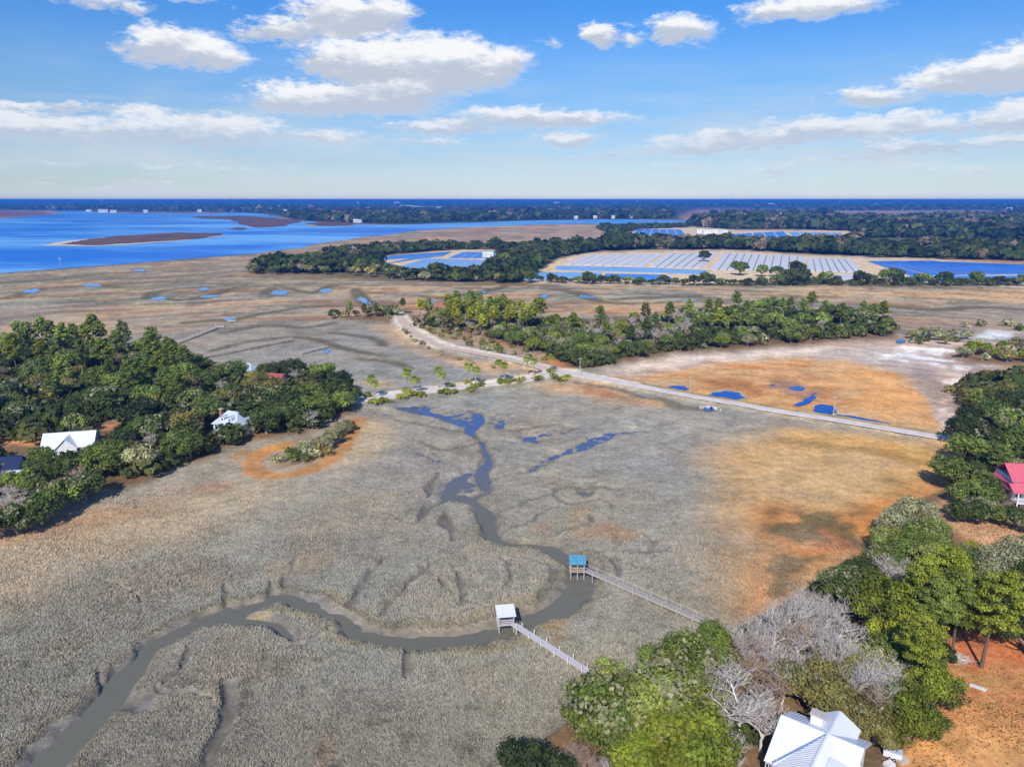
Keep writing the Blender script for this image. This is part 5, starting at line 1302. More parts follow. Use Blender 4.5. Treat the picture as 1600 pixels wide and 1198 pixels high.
m_.build('branch_heap', MAT['greybark'], root, 'stuff')
c = at(1394, 1183, 1.0); root = empty('utility_trailer', (c.x, c.y, ground_z(c.x, c.y)), R(-32)); root.scale = (.62, .62, .62); tag(root, 'white box trailer parked beside the big metal roofed house', 'trailer')
m_ = MB(); m_.box((0, 0, 1.15), (3.6, 1.8, 1.5)); m_.build('body', MAT['white'], root)
m_ = MB(); m_.box((0, 0, 1.96), (3.75, 1.95, .12)); m_.build('lid', MAT['groof'], root)
for x in (-.5, .5):
    for y in (-.98, .98):
        m_ = MB(); m_.bar((x, y - .1, .33), (x, y + .1, .33), .66, .66, 12); wh = m_.build('wheel', MAT['dark'], root)
        m_ = MB(); m_.bar((x, y - .12, .33), (x, y + .12, .33), .3, .3, 8); m_.build('rim', MAT['white'], wh)
m_ = MB(); m_.bar((1.8, 0, .5), (3.1, 0, .42), .12, .12); m_.build('drawbar', MAT['dark'], root)
for (x, y, w, label) in ((1410, 1190, .9, 'grey timber offcuts stacked behind the white trailer'), (1389, 1196, .8, 'pale crate at the foot of the white trailer')):
    c = at(x, y, 1.0); root = empty('timber_stack' if w > .85 else 'crate', (c.x, c.y, ground_z(c.x, c.y)), R(20)); tag(root, label, 'timber' if w > .85 else 'crate')
    for i in range(6):
        m_ = MB(); m_.box((0, (i % 3 - 1) * .32, .1 + (i // 3) * .3), (1.6 * w, .28, .24)); m_.build('plank', MAT['greywood'] if w > .85 else MAT['white'], root)
# little cars in the woods' driveway
def car(px, py, rz, colour, label):
    c = at(px, py, 1.0); root = empty('parked_car', (c.x, c.y, ground_z(c.x, c.y)), rz); tag(root, label, 'car')
    prof = [(-2.2, .35), (2.2, .35), (2.25, .75), (1.2, .95), (.5, 1.42), (-1.2, 1.45), (-1.9, .98), (-2.25, .9)]
    m_ = MB(); k = len(prof); m_.poly([(x, -.85, z) for x, z in prof] + [(x, .85, z) for x, z in prof], [tuple(range(k)), tuple(range(2 * k - 1, k - 1, -1))] + [(i, i + k, (i + 1) % k + k, (i + 1) % k) for i in range(k)]); m_.build('body', worn('car_paint', colour, .3, .5, .03), root)
    m_ = MB(); m_.box((-.35, 0, 1.2), (1.7, 1.73, .32)); m_.build('window', MAT['glass'], root)
    for x in (-1.35, 1.4):
        for y in (-.85, .85):
            m_ = MB(); m_.bar((x, y - .1, .32), (x, y + .1, .32), .64, .64, 12); m_.build('wheel', MAT['dark'], root)
car(160, 654, R(10), srgb(150, 150, 160), 'grey car parked on the pale drive between the pines')

# ------------------------------------------------------------------ far shore: bridge, water towers, buildings
MAT['farwhite'] = mat('far_white_wall', (.8, .8, .8), .7, .2)[0]
a_, b2 = at(588, 326.5), at(690, 326.3)
root = empty('river_bridge', (a_.x, a_.y, 0), math.atan2(b2.y - a_.y, b2.x - a_.x)); tag(root, 'long low white bridge over the far river arm', 'bridge')
L = (b2 - a_).length; n = 34
def bz(t): return 14 + 14 * math.exp(-((t - .42) / .2) ** 2)
m_ = MB()
for i in range(n): m_.bar((L * i / n, 0, bz(i / n)), (L * (i + 1) / n, 0, bz((i + 1) / n)), 14, 5)
m_.build('deck', MAT['farwhite'], root)
for i in range(n):
    t = (i + .5) / n; m_ = MB(); m_.box((L * t, 0, bz(t) / 2 - 2), (7, 12, bz(t) + 1)); m_.build('pier', MAT['farwhite'], root)
for (x, h, s, l) in ((560, 46, 9, 'far white water tower left of the bridge'), (995, 58, 12, 'tall far water tower on the skyline above the river'), (1311, 50, 11, 'far water tower on the skyline above the farm fields'), (160, 62, 16, 'far broad water tower above the left shore')):
    c = at(x, 320 if x != 560 else 324.5); root = empty('water_tower', (c.x, c.y, 0)); tag(root, l, 'water tower', 'water towers on the far skyline')
    m_ = MB(); m_.bar((0, 0, 0), (0, 0, h), s * .5, s * .5, 10); m_.build('stem', MAT['farwhite'], root)
    V, Fs = tube([(0, 0, h - s * .6), (0, 0, h - s * .3), (0, 0, h + s * .3), (0, 0, h + s * .7), (0, 0, h + s * .9)], [s * .3, s * 1.0, s * 1.2, s * .8, .1], 14); link('tank', joinparts('tank', [(V, Fs)]), MAT['farwhite'], root)
def farhouse(px, py, w, h, label, name='far_building', roof='groof'):
    c = at(px, py); root = empty(name, (c.x, c.y, 0), rnd.uniform(-.3, .3)); tag(root, label, 'building', 'buildings along the far shore')
    walls(root, w, w * .5, 0, h, None, MAT['farwhite']); gable_roof('roof', w, w * .5, h, h * 1.45, MAT[roof], root, .6, 0, False)
    k = max(2, int(w / 8)); windows(root, [(-w / 2, -w * .25, 0), (w / 2, -w * .25, 0)], k, w / k * .35, h * .4, h * .55)
for i, (x, y, w, h, l) in enumerate(((162, 332, 55, 13, 'largest white waterfront building on the far left shore'), (178, 332.5, 36, 11, 'white waterfront building just right of the largest one'), (140, 331, 40, 10, 'low white waterfront shed left of the largest building'),
        (228, 332.5, 24, 12, 'lone white house on the far shore right of the waterfront buildings'), (312, 331.5, 24, 12, 'lone white house on the far shore above the marsh island'), (362, 331.5, 24, 12, 'white house on the far shore near its right tip'), (446, 332, 24, 12, 'white house at the edge of the far woods'),
        (556, 348, 16, 8, 'pale house on the far river bank below the water tower'), (562, 348, 14, 7, 'smaller pale house beside it on the far river bank'), (900, 342, 15, 8, 'white riverside house, leftmost of the far settlement'), (930, 341.5, 15, 8, 'white riverside house, second of the far settlement'), (958, 341.5, 14, 8, 'white riverside house, third of the far settlement'), (986, 341, 15, 8, 'white riverside house, fourth of the far settlement'), (1012, 340.5, 14, 8, 'white riverside house, rightmost of the far settlement'),
        (1156, 336, 18, 9, 'white house at the left end of the far marsh island'), (1174, 335.5, 18, 9, 'white house second along the far marsh island'), (1198, 336, 18, 9, 'white house third along the far marsh island'), (1222, 336.5, 18, 9, 'white house fourth along the far marsh island'), (1262, 337, 18, 9, 'white house at the right end of the far marsh island'),
        (1204, 322.5, 60, 26, 'big far white shed near the skyline above the marsh'), (1370, 322, 50, 22, 'far white shed near the skyline right of the water tower'), (1576, 331, 40, 18, 'far white building at the right edge'), (620, 319, 90, 30, 'far white block on the skyline above the bridge'), (870, 320, 90, 30, 'far white block on the skyline left of the tall water tower'))):
    farhouse(x, y, w, h, l)
def farmbuilding(px, py, w, h, rz, roof, label):
    c = at(px, py); root = empty('farm_shed', (c.x, c.y, 0), rz); tag(root, label, 'farm shed', 'sheds on the farm')
    walls(root, w, w * .55, -.2, h, h * 1.4, MAT['farwhite']); gable_roof('roof', w, w * .55, h, h * 1.4, MAT[roof], root, .5, 0, False); windows(root, [(-w / 2, -w * .275, 0), (w / 2, -w * .275, 0)], 2, 1.4, 1.3, h * .6)
farmbuilding(762, 402, 14, 5, .2, 'wroof', 'small white farm shed among the blue fields')
for i, x in enumerate((1094, 1104, 1116, 1130)): farmbuilding(x, 364 + (i % 2), 18, 6, .1 * i, 'wroof', ('first', 'second', 'third', 'fourth')[i] + ' from the left of the white sheds between the far fields')

# ------------------------------------------------------------------ the nearest trees, one by one
def crown_at(kind, px, py, s, colour, label, sz=1.0, moss=None, f=.62):
    """stand a tree so that the middle of its crown is where the photograph shows it"""
    H_ = {'oak': 9.2, 'pine': 17, 'bare': 9, 'cedar': 6.3, 'shrub': 2.2}[kind] * s * sz
    if kind == 'bare': s *= 1.18; H_ *= 1.18
    c = at(px, py, 1.0 + H_ * f)
    return tree(kind, c.x, c.y, s, colour, 'near', sz, moss, None, None, label)
for args in (
    ('oak', 939, 1104, 1.05, 'mid', 'mossy mid green oak at the landward end of the lower boardwalk', 1, True),
    ('oak', 951, 1058, .55, 'light', 'small mossy oak standing closest to the lower boardwalk end', 1.3, True),
    ('oak', 1030, 1090, 1.15, 'light', 'broad light green oak with white moss between the two boardwalks', 1, True),
    ('oak', 1070, 1030, .95, 'mid', 'dense oak at the marsh edge below the upper boardwalk', 1, True),
    ('oak', 1120, 996, .65, 'mid', 'small dense oak at the landward end of the upper boardwalk', 1, False),
    ('oak', 1035, 1062, .7, 'light', 'small light oak just behind the broad mossy oak', 1, True),
    ('oak', 990, 1130, .75, 'mid', 'mid green oak beside the bright pine at the bottom edge', 1, True),
    ('oak', 1095, 1088, .8, 'light', 'light oak between the broad mossy oak and the leafless trees', 1, True),
    ('oak', 1056, 1158, 1.25, 'bright', 'big flat topped yellow green oak at the bottom edge', .9, False),
    ('oak', 1095, 1185, .8, 'yellow', 'yellow green oak right of the big flat topped one, bottom edge', 1, False),
    ('oak', 828, 1186, .72, 'deep', 'dark oak at the bottom edge of the marsh', 1, False),
    ('oak', 868, 1210, .6, 'deep', 'dark low oak cut by the bottom edge', 1, False),
    ('bare', 892, 1172, .6, 'brown', 'brown leafless thicket tree left of the mid green oak', 1, None),
    ('bare', 915, 1195, .6, 'brown', 'brown leafless tree at the very bottom left of the oaks', 1, None),
    ('bare', 950, 1200, .5, 'silver', 'small grey leafless tree below the mossy mid green oak', 1, None),
    ('bare', 975, 1165, .45, 'silver', 'small grey leafless tree between the two bottom oaks', 1, None),
    ('bare', 1163, 1078, 1.25, 'silver', 'tallest pale leafless tree in front of the big metal roof', 1, None),
    ('bare', 1130, 1060, .95, 'silver', 'pale leafless tree left of the tallest one', 1, None),
    ('bare', 1195, 1110, 1.0, 'silver', 'leafless tree leaning over the eave of the big metal roof', 1, None),
    ('bare', 1120, 1130, .75, 'silver', 'low grey leafless tree beside the yellow green oak', 1, None),
    ('bare', 1140, 1165, .7, 'silver', 'grey leafless tree at the porch of the big house', 1, None),
    ('bare', 1165, 1000, .95, 'silver', 'grey leafless tree at the marsh edge, leftmost of the grey row', 1.1, None),
    ('bare', 1190, 985, 1.0, 'silver', 'grey leafless tree second from the left in the marsh edge row', 1.1, None),
    ('bare', 1215, 965, 1.05, 'silver', 'grey leafless tree third from the left in the marsh edge row', 1.1, None),
    ('bare', 1240, 950, 1.05, 'silver', 'grey leafless tree fourth from the left in the marsh edge row', 1.1, None),
    ('bare', 1262, 932, .95, 'silver', 'grey leafless tree fifth from the left in the marsh edge row', 1.1, None),
    ('bare', 1292, 945, 1.0, 'silver', 'grey leafless tree beside the dark oak, right end of the marsh edge row', 1.1, None),
    ('bare', 1185, 1022, .95, 'brown', 'brownish leafless tree behind the left end of the grey row', 1.1, None),
    ('bare', 1215, 1010, 1.0, 'silver', 'grey leafless tree behind the third of the grey row', 1.1, None),
    ('bare', 1245, 992, 1.0, 'brown', 'brownish leafless tree behind the fourth of the grey row', 1.1, None),
    ('bare', 1275, 985, 1.0, 'silver', 'grey leafless tree behind the fifth of the grey row', 1.1, None),
    ('bare', 1305, 985, 1.05, 'silver', 'white limbed leafless tree left of the bright round pine', 1.1, None),
    ('bare', 1330, 1000, .95, 'silver', 'white limbed leafless tree just below the bright round pine', 1.0, None),
    ('oak', 1326, 912, .85, 'dark', 'dark green oak at the marsh edge right of the grey leafless row', 1, True),
    ('oak', 1348, 893, .7, 'dark', 'smaller dark oak beside the bleached leafless tree', 1, False),
    ('oak', 1272, 1062, .95, 'olive', 'thin olive oak with white limbs behind the big metal roof', 1, False),
    ('oak', 1300, 1085, .7, 'olive', 'smaller olive oak at the rear gable of the big house', 1, False),
    ('oak', 1240, 1050, .6, 'olive', 'low olive oak at the left eave of the big house', 1, False),
    ('bare', 1285, 1058, .85, 'silver', 'leafless tree tangled in the thin olive oak', 1, None),
    ('bare', 1345, 1055, .95, 'silver', 'grey mossy leafless tree right of the thin olive oak', 1.0, None),
    ('bare', 1370, 1040, .95, 'silver', 'grey leafless tree below the row of bright pines', 1.0, None),
    ('bare', 1385, 1072, .85, 'silver', 'grey leafless tree left of the rust lawn', 1.0, None),
    ('bare', 1355, 1090, .8, 'brown', 'brown leafless tree above the white trailer', 1.0, None),
    ('oak', 1345, 1110, .65, 'olive', 'low olive oak between big roof and trailer', 1, True),
    ('oak', 1365, 1030, .7, 'grey', 'grey mossy oak among leafless trees by the bright pines', 1, True),
    ('oak', 1318, 1040, .7, 'olive', 'olive oak between the white limbed trees', 1, True),
    ('bare', 1403, 886, 1.1, 'silver', 'bleached white leafless tree behind the bright round pine', .9, None),
    ('bare', 1430, 895, .85, 'silver', 'smaller bleached leafless tree right of the white one', .9, None),
    ('oak', 1394, 945, 1.12, 'bright', 'bright round yellow green tree behind the leafless wood', 1.1, False),
    ('oak', 1420, 985, .85, 'yellow', 'yellow green tree in front of the bright round one', 1.2, False),
    ('pine', 1440, 930, .95, 'bright', 'pine just right of the bright round tree', 1, None),
    ('pine', 1478, 915, 1.05, 'bright', 'tall bright pine, middle of the three behind the rust lawn', 1, None),
    ('pine', 1500, 945, .9, 'mid', 'darker pine in front of the middle bright pine', 1, None),
    ('pine', 1462, 960, .85, 'mid', 'pine between the bright round tree and the rust lawn', 1, None),
    ('pine', 1549, 952, 1.0, 'bright', 'pine with a bare leaning trunk at the top of the rust lawn', 1, None),
    ('pine', 1437, 1015, .85, 'bright', 'bright pine at the left rim of the rust lawn', .95, None),
    ('oak', 1455, 1060, .62, 'bright', 'bright green bushy tree at the left rim of the rust lawn', 1.2, False),
    ('cedar', 1487, 1084, .75, 'dark', 'small round dark cedar at the rim of the rust lawn', 1, None),
    ('oak', 1428, 1108, .72, 'bright', 'bright green tree nearest the white trailer', 1.1, False),
    ('oak', 1452, 1128, .5, 'dark', 'low dark bushy tree at the lower rim of the lawn', 1, False),
    ('cedar', 1405, 1140, .8, 'bright', 'bright cedar just behind the white trailer', 1, None),
    ('oak', 1410, 1085, .6, 'mid', 'mid green tree between leafless wood and lawn', 1.2, False),
    ('oak', 1588, 945, .9, 'deep', 'blackish oak at the right edge behind the lawn', 1, False),
    ('oak', 1610, 985, .8, 'deep', 'blackish oak cut by the right edge beside the lawn', 1, False),
    ('oak', 1555, 880, .85, 'grey', 'grey mossy oak with pale trunk near the right edge', 1.1, True),
    ('oak', 1590, 878, .9, 'grey', 'grey oak at the right edge below the bare clearing', 1, True),
    ('oak', 1525, 885, .8, 'dark', 'dark oak behind the pine with the leaning trunk', 1, False),
    ('oak', 1500, 866, .6, 'olive', 'olive oak at the lower side of the bare clearing', 1, True),
    ('oak', 1428, 800, .85, 'grey', 'silvery grey oak at the marsh edge above the bleached tree', 1, True),
    ('oak', 1405, 810, .75, 'grey', 'silvery grey oak leaning out over the ochre marsh', 1, True),
    ('oak', 1450, 830, .8, 'mid', 'mid green oak left of the bare clearing', 1, True),
    ('oak', 1388, 836, .65, 'light', 'pale mossy oak nearest the ochre marsh', 1, True),
    ('oak', 1425, 848, .8, 'mid', 'green oak between pale mossy oak and bright pines', 1, False),
    ('oak', 1462, 868, .75, 'light', 'light green oak below the bare clearing', 1, False),
    ('cedar', 1483, 793, .5, 'dark', 'small round cedar at the corner of the bare clearing', 1, None),
    ('cedar', 1518, 852, .6, 'yellow', 'yellow bush at the lower edge of the bare clearing', .7, None),
    ('bare', 1225, 1045, .9, 'silver', 'grey leafless tree between the tallest pale one and the olive oak', 1.1, None),
    ('bare', 1205, 1068, .9, 'brown', 'brownish leafless tree right behind the tallest pale one', 1.0, None),
    ('bare', 1255, 1020, .95, 'silver', 'grey leafless tree in the middle of the grey wood', 1.1, None),
    ('bare', 1310, 1015, .95, 'silver', 'grey leafless tree above the olive oak', 1.1, None),
    ('oak', 1228, 1018, .55, 'olive', 'low olive oak hidden among the grey leafless wood', 1, True),
    ('oak', 1150, 1030, .5, 'mid', 'low green oak at the foot of the grey row, marsh side', 1, True),
    ('oak', 1180, 1045, .5, 'olive', 'low olive oak below the left end of the grey row', 1, True),
    ('oak', 1120, 1110, .55, 'mid', 'low green oak beside the low grey leafless tree', 1, True),
    ('oak', 985, 1085, .7, 'mid', 'green oak in the gap right of the lower boardwalk oak', 1, True),
    ('oak', 1000, 1178, .75, 'bright', 'green oak left of the big flat topped tree, bottom edge', 1, False),
    ('oak', 1370, 1130, .55, 'olive', 'olive oak just above the white trailer', 1, False),
    ('oak', 1320, 1120, .5, 'olive', 'low olive oak against the rear eave of the big house', 1, False),
    ('oak', 1400, 1000, .8, 'mid', 'green tree between the bright round tree and the leafless wood', 1, False),
    ('oak', 1500, 795, .6, 'dark', 'low dark oak at the upper corner of the bare clearing', 1, False),
    ('oak', 1535, 795, .7, 'dark', 'dark oak above the bare clearing, left of the rose roofed house', 1, True),
    ('oak', 1566, 800, .62, 'mid', 'low green oak in front of the rose roofed house verandah', .9, False),
    ('oak', 1592, 808, .62, 'dark', 'low dark oak in front of the rose roofed house, at the edge', .9, True),
    ('oak', 1520, 770, .75, 'mid', 'green oak two crowns left of the rose roofed house', 1, False),
    ('oak', 1546, 764, .75, 'dark', 'dark oak touching the left end of the rose roofed house', 1, False),
    ('oak', 22, 800, .8, 'dark', 'dark oak at the lower left corner of the wooded point', 1, True),
    ('oak', -8, 806, .8, 'deep', 'blackish oak cut by the left edge at the point corner', 1, False),
    ('oak', 62, 782, .85, 'dark', 'dark oak right of the pale tangled trees at the left edge', 1, True),
    ('oak', 50, 755, .6, 'mid', 'green oak between navy roof and white cottage', 1, True),
    ('oak', 95, 762, .85, 'mid', 'green oak below the white cottage', 1, True),
    ('oak', 130, 752, .8, 'dark', 'dark oak below right of the white cottage', 1, True),
    ('oak', 1378, 870, .6, 'mid', 'green oak at the marsh edge above the dark oak', 1, True)):
    crown_at(*args)
# sabal palms and wax myrtle along the causeway
PALM = []
for s in range(3):
    tm, fr, top = palm_proto(700 + s); tm.materials.append(MAT['palmtrunk']); fm = []
    for i, f_ in enumerate(fr):
        me = joinparts('frond', [f_]); a_ = me.attributes.new('tone', 'FLOAT_COLOR', 'POINT'); n = len(me.vertices); t = random.Random(i).uniform(.75, 1.25); a_.data.foreach_set('color', [t, t, t, 1] * n); me.materials.append(MAT['leaf']); fm.append(me)
    PALM.append((tm, fm, top))
def palm(px, py, s, label, group='sabal palms along the causeway'):
    c = at(px, py, 1.0); root = empty('palm_tree', (c.x, c.y, ground_z(c.x, c.y)), rnd.uniform(0, 6.28)); root.scale = (s, s, s); tag(root, label, 'palm', group)
    tm, fm, top = rnd.choice(PALM); link('trunk', tm, None, root)
    for me in fm:
        o = link('frond', me, None, root); o.location = top; o.color = (*srgb(140, 156, 66), 1)
ORD = ['first', 'second', 'third', 'fourth', 'fifth', 'sixth', 'seventh']
PL = [(580, 619, .95), (585, 622, .8), (637, 612, 1.05), (646, 614, .75), (654, 614, .7), (686, 606, .95), (694, 609, .8), (734, 598, .95), (743, 601, .85), (779, 593, .95), (788, 597, .95), (825, 585, .9), (834, 587, .85), (861, 579, .8)]
CL = ['oak shaded end of the causeway', 'second palm clump of the causeway', 'third palm clump of the causeway', 'fourth palm clump of the causeway', 'fifth palm clump of the causeway', 'sixth palm clump of the causeway', 'road junction']
LB = [(0, 'left'), (0, 'right'), (1, 'tallest left'), (1, 'short middle'), (1, 'short right'), (2, 'left'), (2, 'right'), (3, 'left'), (3, 'right'), (4, 'left'), (4, 'right'), (5, 'left'), (5, 'right'), (6, 'lone')]
for (x, y, s), (k, w) in zip(PL, LB): palm(x, y, s * 1.2, f'{w} sabal palm at the {CL[k]}')
bush = [(575, 620), (584, 629), (596, 627), (607, 626), (633, 613), (642, 619), (650, 619), (658, 618), (628, 622), (690, 614), (698, 613), (708, 612), (704, 605), (740, 606), (748, 605), (754, 603), (735, 609), (730, 600), (786, 600), (793, 599), (797, 597), (782, 597), (807, 597), (815, 596), (836, 594), (842, 593), (862, 582), (865, 590), (880, 591), (886, 589), (876, 592)]
for i, (x, y) in enumerate(bush):
    c = at(x, y, 1.0)
    tree('shrub', c.x, c.y, rnd.uniform(.75, 1.05), 'yellow' if i % 3 else 'bright', 'causeway', .85)

# ------------------------------------------------------------------ woods tree by tree
OAKC = ['dark', 'dark', 'mid', 'dark', 'deep', 'mid', 'olive']
grove([(-70, 560), (60, 548), (160, 548), (230, 560), (300, 577), (290, 640), (170, 660), (40, 672), (-70, 690)], 9.0, [(5, 'oak', OAKC, 1.05), (5, 'pine', ['mid', 'bright', 'dark', 'mid'], .92), (1.5, 'bare', ['silver', 'brown'], 1.0)], 'point north', .8, 1.15, 120, 3)
grove([(290, 577), (330, 585), (450, 592), (525, 602), (556, 628), (545, 645), (480, 680), (410, 685), (360, 700), (290, 728), (285, 640)], 8.8, [(9, 'oak', OAKC, .95), (1.5, 'bare', ['silver'], .85), (.9, 'oak', ['grey'], .8)], 'point tip', .75, 1.1, 130, 4)
grove([(-70, 690), (40, 672), (170, 660), (288, 640), (290, 728), (240, 745), (120, 772), (40, 792), (-70, 805)], 7.8, [(8, 'oak', OAKC, .88), (1.2, 'oak', ['grey', 'olive'], .85), (2.6, 'bare', ['silver', 'silver', 'brown'], .9)], 'point shore', .75, 1.1, 110, 5)
grove([(420, 726), (450, 712), (500, 702), (548, 668), (540, 690), (505, 714), (462, 730)], 3.4, [(3, 'oak', ['grey', 'grey', 'olive'], .46), (1, 'cedar', ['dark', 'mid'], .6), (2, 'shrub', ['grey', 'olive', 'dark'], 1.2)], 'spit', .8, 1.2, 70, 6)
c_ = at(14, 775, 4)
for k in range(5): 
    c = at(4 + k * 9, 782 - (k % 2) * 14, 3.5); tree('bare', c.x, c.y, .85, 'silver', 'point shore', .7)
# island between the marshes
grove([(650, 506), (700, 492), (792, 494), (850, 505), (830, 520), (760, 527), (700, 517)], 6.0, [(6, 'pine', ['bright', 'yellow', 'yellow', 'mid'], .80), (2, 'bare', ['silver'], .9), (2, 'oak', ['olive', 'mid'], .7)], 'island pines', .8, 1.15, 130, 7)
grove([(765, 530), (830, 522), (900, 512), (905, 540), (938, 575), (905, 577), (862, 560)], 7.5, [(5, 'oak', ['mid', 'mid', 'dark', 'bright'], .82), (1.5, 'oak', ['grey'], .75), (1.0, 'pine', ['mid'], .7)], 'island road side', .75, 1.15, 80, 8)
grove([(905, 520), (1000, 504), (1070, 500), (1085, 530), (1010, 548), (930, 550)], 6.2, [(6, 'bare', ['silver', 'silver', 'brown'], .95), (2, 'pine', ['dark', 'mid'], .8), (2.5, 'oak', ['bright', 'mid'], .7)], 'island leafless wood', .8, 1.15, 110, 9)
grove([(910, 552), (1010, 550), (1090, 535), (1240, 525), (1390, 518), (1393, 526), (1250, 538), (1090, 549), (1010, 558), (935, 576), (908, 574)], 8.9, [(5, 'oak', ['bright', 'mid', 'mid', 'dark'], .78), (1.6, 'oak', ['grey'], .7), (1.5, 'shrub', ['olive', 'grey'], 1.4)], 'island south shore', .75, 1.1, 110, 10)
grove([(1070, 500), (1200, 491), (1300, 496), (1395, 510), (1392, 519), (1240, 526), (1090, 536)], 10.6, [(5, 'oak', ['mid', 'dark', 'mid'], 1.05), (3, 'pine', ['mid', 'mid', 'bright'], .85), (1.8, 'bare', ['silver', 'brown'], .95), (.6, 'oak', ['grey'], .9)], 'island east wood', .8, 1.15, 150, 11)
grove([(512, 498), (560, 495), (590, 492), (628, 488), (632, 492), (612, 500), (560, 499)], 6.5, [(3, 'oak', ['grey', 'olive', 'dark'], .62), (1.4, 'pine', ['dark', 'mid'], .62), (1, 'shrub', ['grey', 'olive'], 1.5)], 'island west tip', .75, 1.15, 40, 12)
grove([(645, 512), (700, 530), (760, 552), (840, 562), (862, 566), (830, 552), (760, 534), (700, 520)], 7.0, [(3, 'shrub', ['olive', 'mid', 'grey', 'dark'], 1.15)], 'island road verge', .6, 1.15, 34, 13)
grove([(628, 512), (655, 536), (700, 556), (780, 578), (786, 582), (700, 560), (650, 540), (620, 514)], 9.0, [(3, 'shrub', ['olive', 'grey'], .9)], 'curved road marsh side', .6, 1.15, 14, 14)
# salt flat shrubs and the wood at its right
grove([(1415, 532), (1440, 520), (1480, 520), (1512, 530), (1500, 538), (1440, 540)], 7.5, [(3, 'oak', ['grey', 'grey', 'olive'], .5), (2, 'shrub', ['grey', 'dark'], 1.6)], 'salt flat clump', .75, 1.15, 40, 15)
grove([(1485, 560), (1515, 550), (1560, 546), (1680, 540), (1690, 570), (1600, 574), (1540, 568)], 8.0, [(3, 'oak', ['mid', 'grey', 'olive'], .62), (1.5, 'oak', ['bright'], .72), (1, 'shrub', ['grey'], 1.6)], 'salt flat wood', .75, 1.15, 46, 16)
grove([(1500, 512), (1560, 507), (1600, 512), (1680, 518), (1680, 522), (1560, 516)], 12, [(3, 'shrub', ['dark', 'grey'], 1.7)], 'salt flat far shrubs', .75, 1.15, 14, 17)
grove([(1478, 612), (1530, 602), (1690, 600), (1690, 640), (1560, 640), (1506, 650), (1500, 625)], 7.5, [(3, 'oak', ['grey', 'olive', 'dark'], .62), (2.0, 'shrub', ['grey', 'olive'], 1.5)], 'right wood north', .75, 1.15, 50, 18)
grove([(1508, 655), (1560, 644), (1690, 642), (1690, 815), (1600, 808), (1540, 800), (1478, 780), (1484, 748), (1506, 705)], 8.0, [(7, 'oak', ['dark', 'mid', 'mid', 'deep'], .92), (1.5, 'pine', ['mid', 'bright'], .75), (1, 'oak', ['grey'], .8), (.7, 'bare', ['silver'], .8)], 'right wood', .75, 1.1, 95, 19)
grove([(1540, 880), (1620, 860), (1720, 860), (1760, 1000), (1640, 1005), (1600, 960)], 8.5, [(3, 'oak', ['deep', 'dark', 'grey'], .9)], 'right edge wood', .8, 1.1, 14, 20)
# shoreline trees in front of the farm, those that can be told apart
grove([(386, 429), (430, 424), (520, 420), (580, 424), (640, 436), (700, 436), (830, 440), (832, 443), (700, 440), (640, 440), (560, 431), (470, 429)], 15, [(5, 'oak', ['dark', 'mid', 'olive'], 1.15), (.6, 'pine', ['mid'], .8), (.7, 'oak', ['grey'], 1.0)], 'farm shore left', .8, 1.15, 60, 21)
for i, (x, y, s) in enumerate(((830, 440, 1.0), (862, 441, 1.0), (880, 442, .9), (905, 443, 1.0), (920, 444, 1.1), (940, 444, 1.2), (960, 444, 1.2), (980, 444, 1.1), (1000, 445, 1.0), (1018, 445, .8), (1036, 445, .9), (1054, 445, 1.0), (1070, 446, .9), (1085, 446, 1.0), (1104, 446, 1.1), (1124, 446, 1.1), (1146, 446, 1.0), (1168, 446, 1.1), (1190, 446, 1.15), (1214, 446, 1.1), (1236, 446, 1.3), (1252, 445, 1.3), (1156, 430, 1.3), (1190, 432, 1.35), (1213, 432, 1.35), (1245, 430, 1.3), (1228, 436, 1.0), (1288, 444, 1.1), (1306, 445, 1.1), (1345, 445, 1.2), (1360, 444, 1.3), (1384, 444, 1.3), (1396, 438, 1.2), (1402, 445, 1.2), (1420, 445, .9), (1440, 445, 1.0), (1455, 445, 1.0), (1475, 445, 1.2), (1498, 446, .8), (1525, 445, 1.2), (1540, 446, 1.1), (1560, 446, 1.0), (1578, 446, 1.0), (1596, 447, 1.0), (1620, 447, 1.0), (1100, 409, 1.25))):
    c = at(x, y)
    tree('oak', c.x, c.y, s * rnd.uniform(.7, 1.3), ('dark', 'deep', 'dark', 'mid')[i % 4], 'farm shore right' if i < 45 else 'field', .95, False, 0.0, None, 'lone round oak between two white striped fields' if i == 45 else None)

# ------------------------------------------------------------------ leaf litter and weeds on the lawn and the bare clearing
def litter(name, poly, n, cols, size, label, cat, up=.15):
    r = np.random.default_rng(len(name)); Pw = [at(*q_, 1.0) for q_ in poly]; P = [(a_.x, a_.y) for a_ in Pw]; pts = []
    x0, x1 = min(a_[0] for a_ in P), max(a_[0] for a_ in P); y0, y1 = min(a_[1] for a_ in P), max(a_[1] for a_ in P)
    while len(pts) < n:
        x, y = r.uniform(x0, x1), r.uniform(y0, y1)
        if inpoly(x, y, P): pts.append((x, y))
    pts = np.array(pts); k = fbm(pts[:, 0] / 6, pts[:, 1] / 6, 3, 77); pts = pts[r.random(n) < (k - .25) * 2.2]; m_ = len(pts)
    px_, py_, dd_ = proj(pts[:, 0], pts[:, 1], 1.0); qx, qy, dd_ = proj(pts[:, 0], pts[:, 1], 0.0); z_ = sample(GH, qx, qy) + .05
    cc = np.array([srgb(*c) for c in cols])[r.integers(0, len(cols), m_)] * r.uniform(.7, 1.2, (m_, 1))
    nn = r.normal(0, .4, (m_, 3)) + [0, 0, 1]
    V, Fq, tn = cards(np.stack([pts[:, 0], pts[:, 1], z_ + up * r.random(m_)], 1), nn, size, cc, r)
    o = link(name, npmesh(name, V, Fq, False, {'tone': tn}), MAT['leaf'], None, 'stuff'); o.color = (.75, .8, .9, 1); tag(o, label, cat)
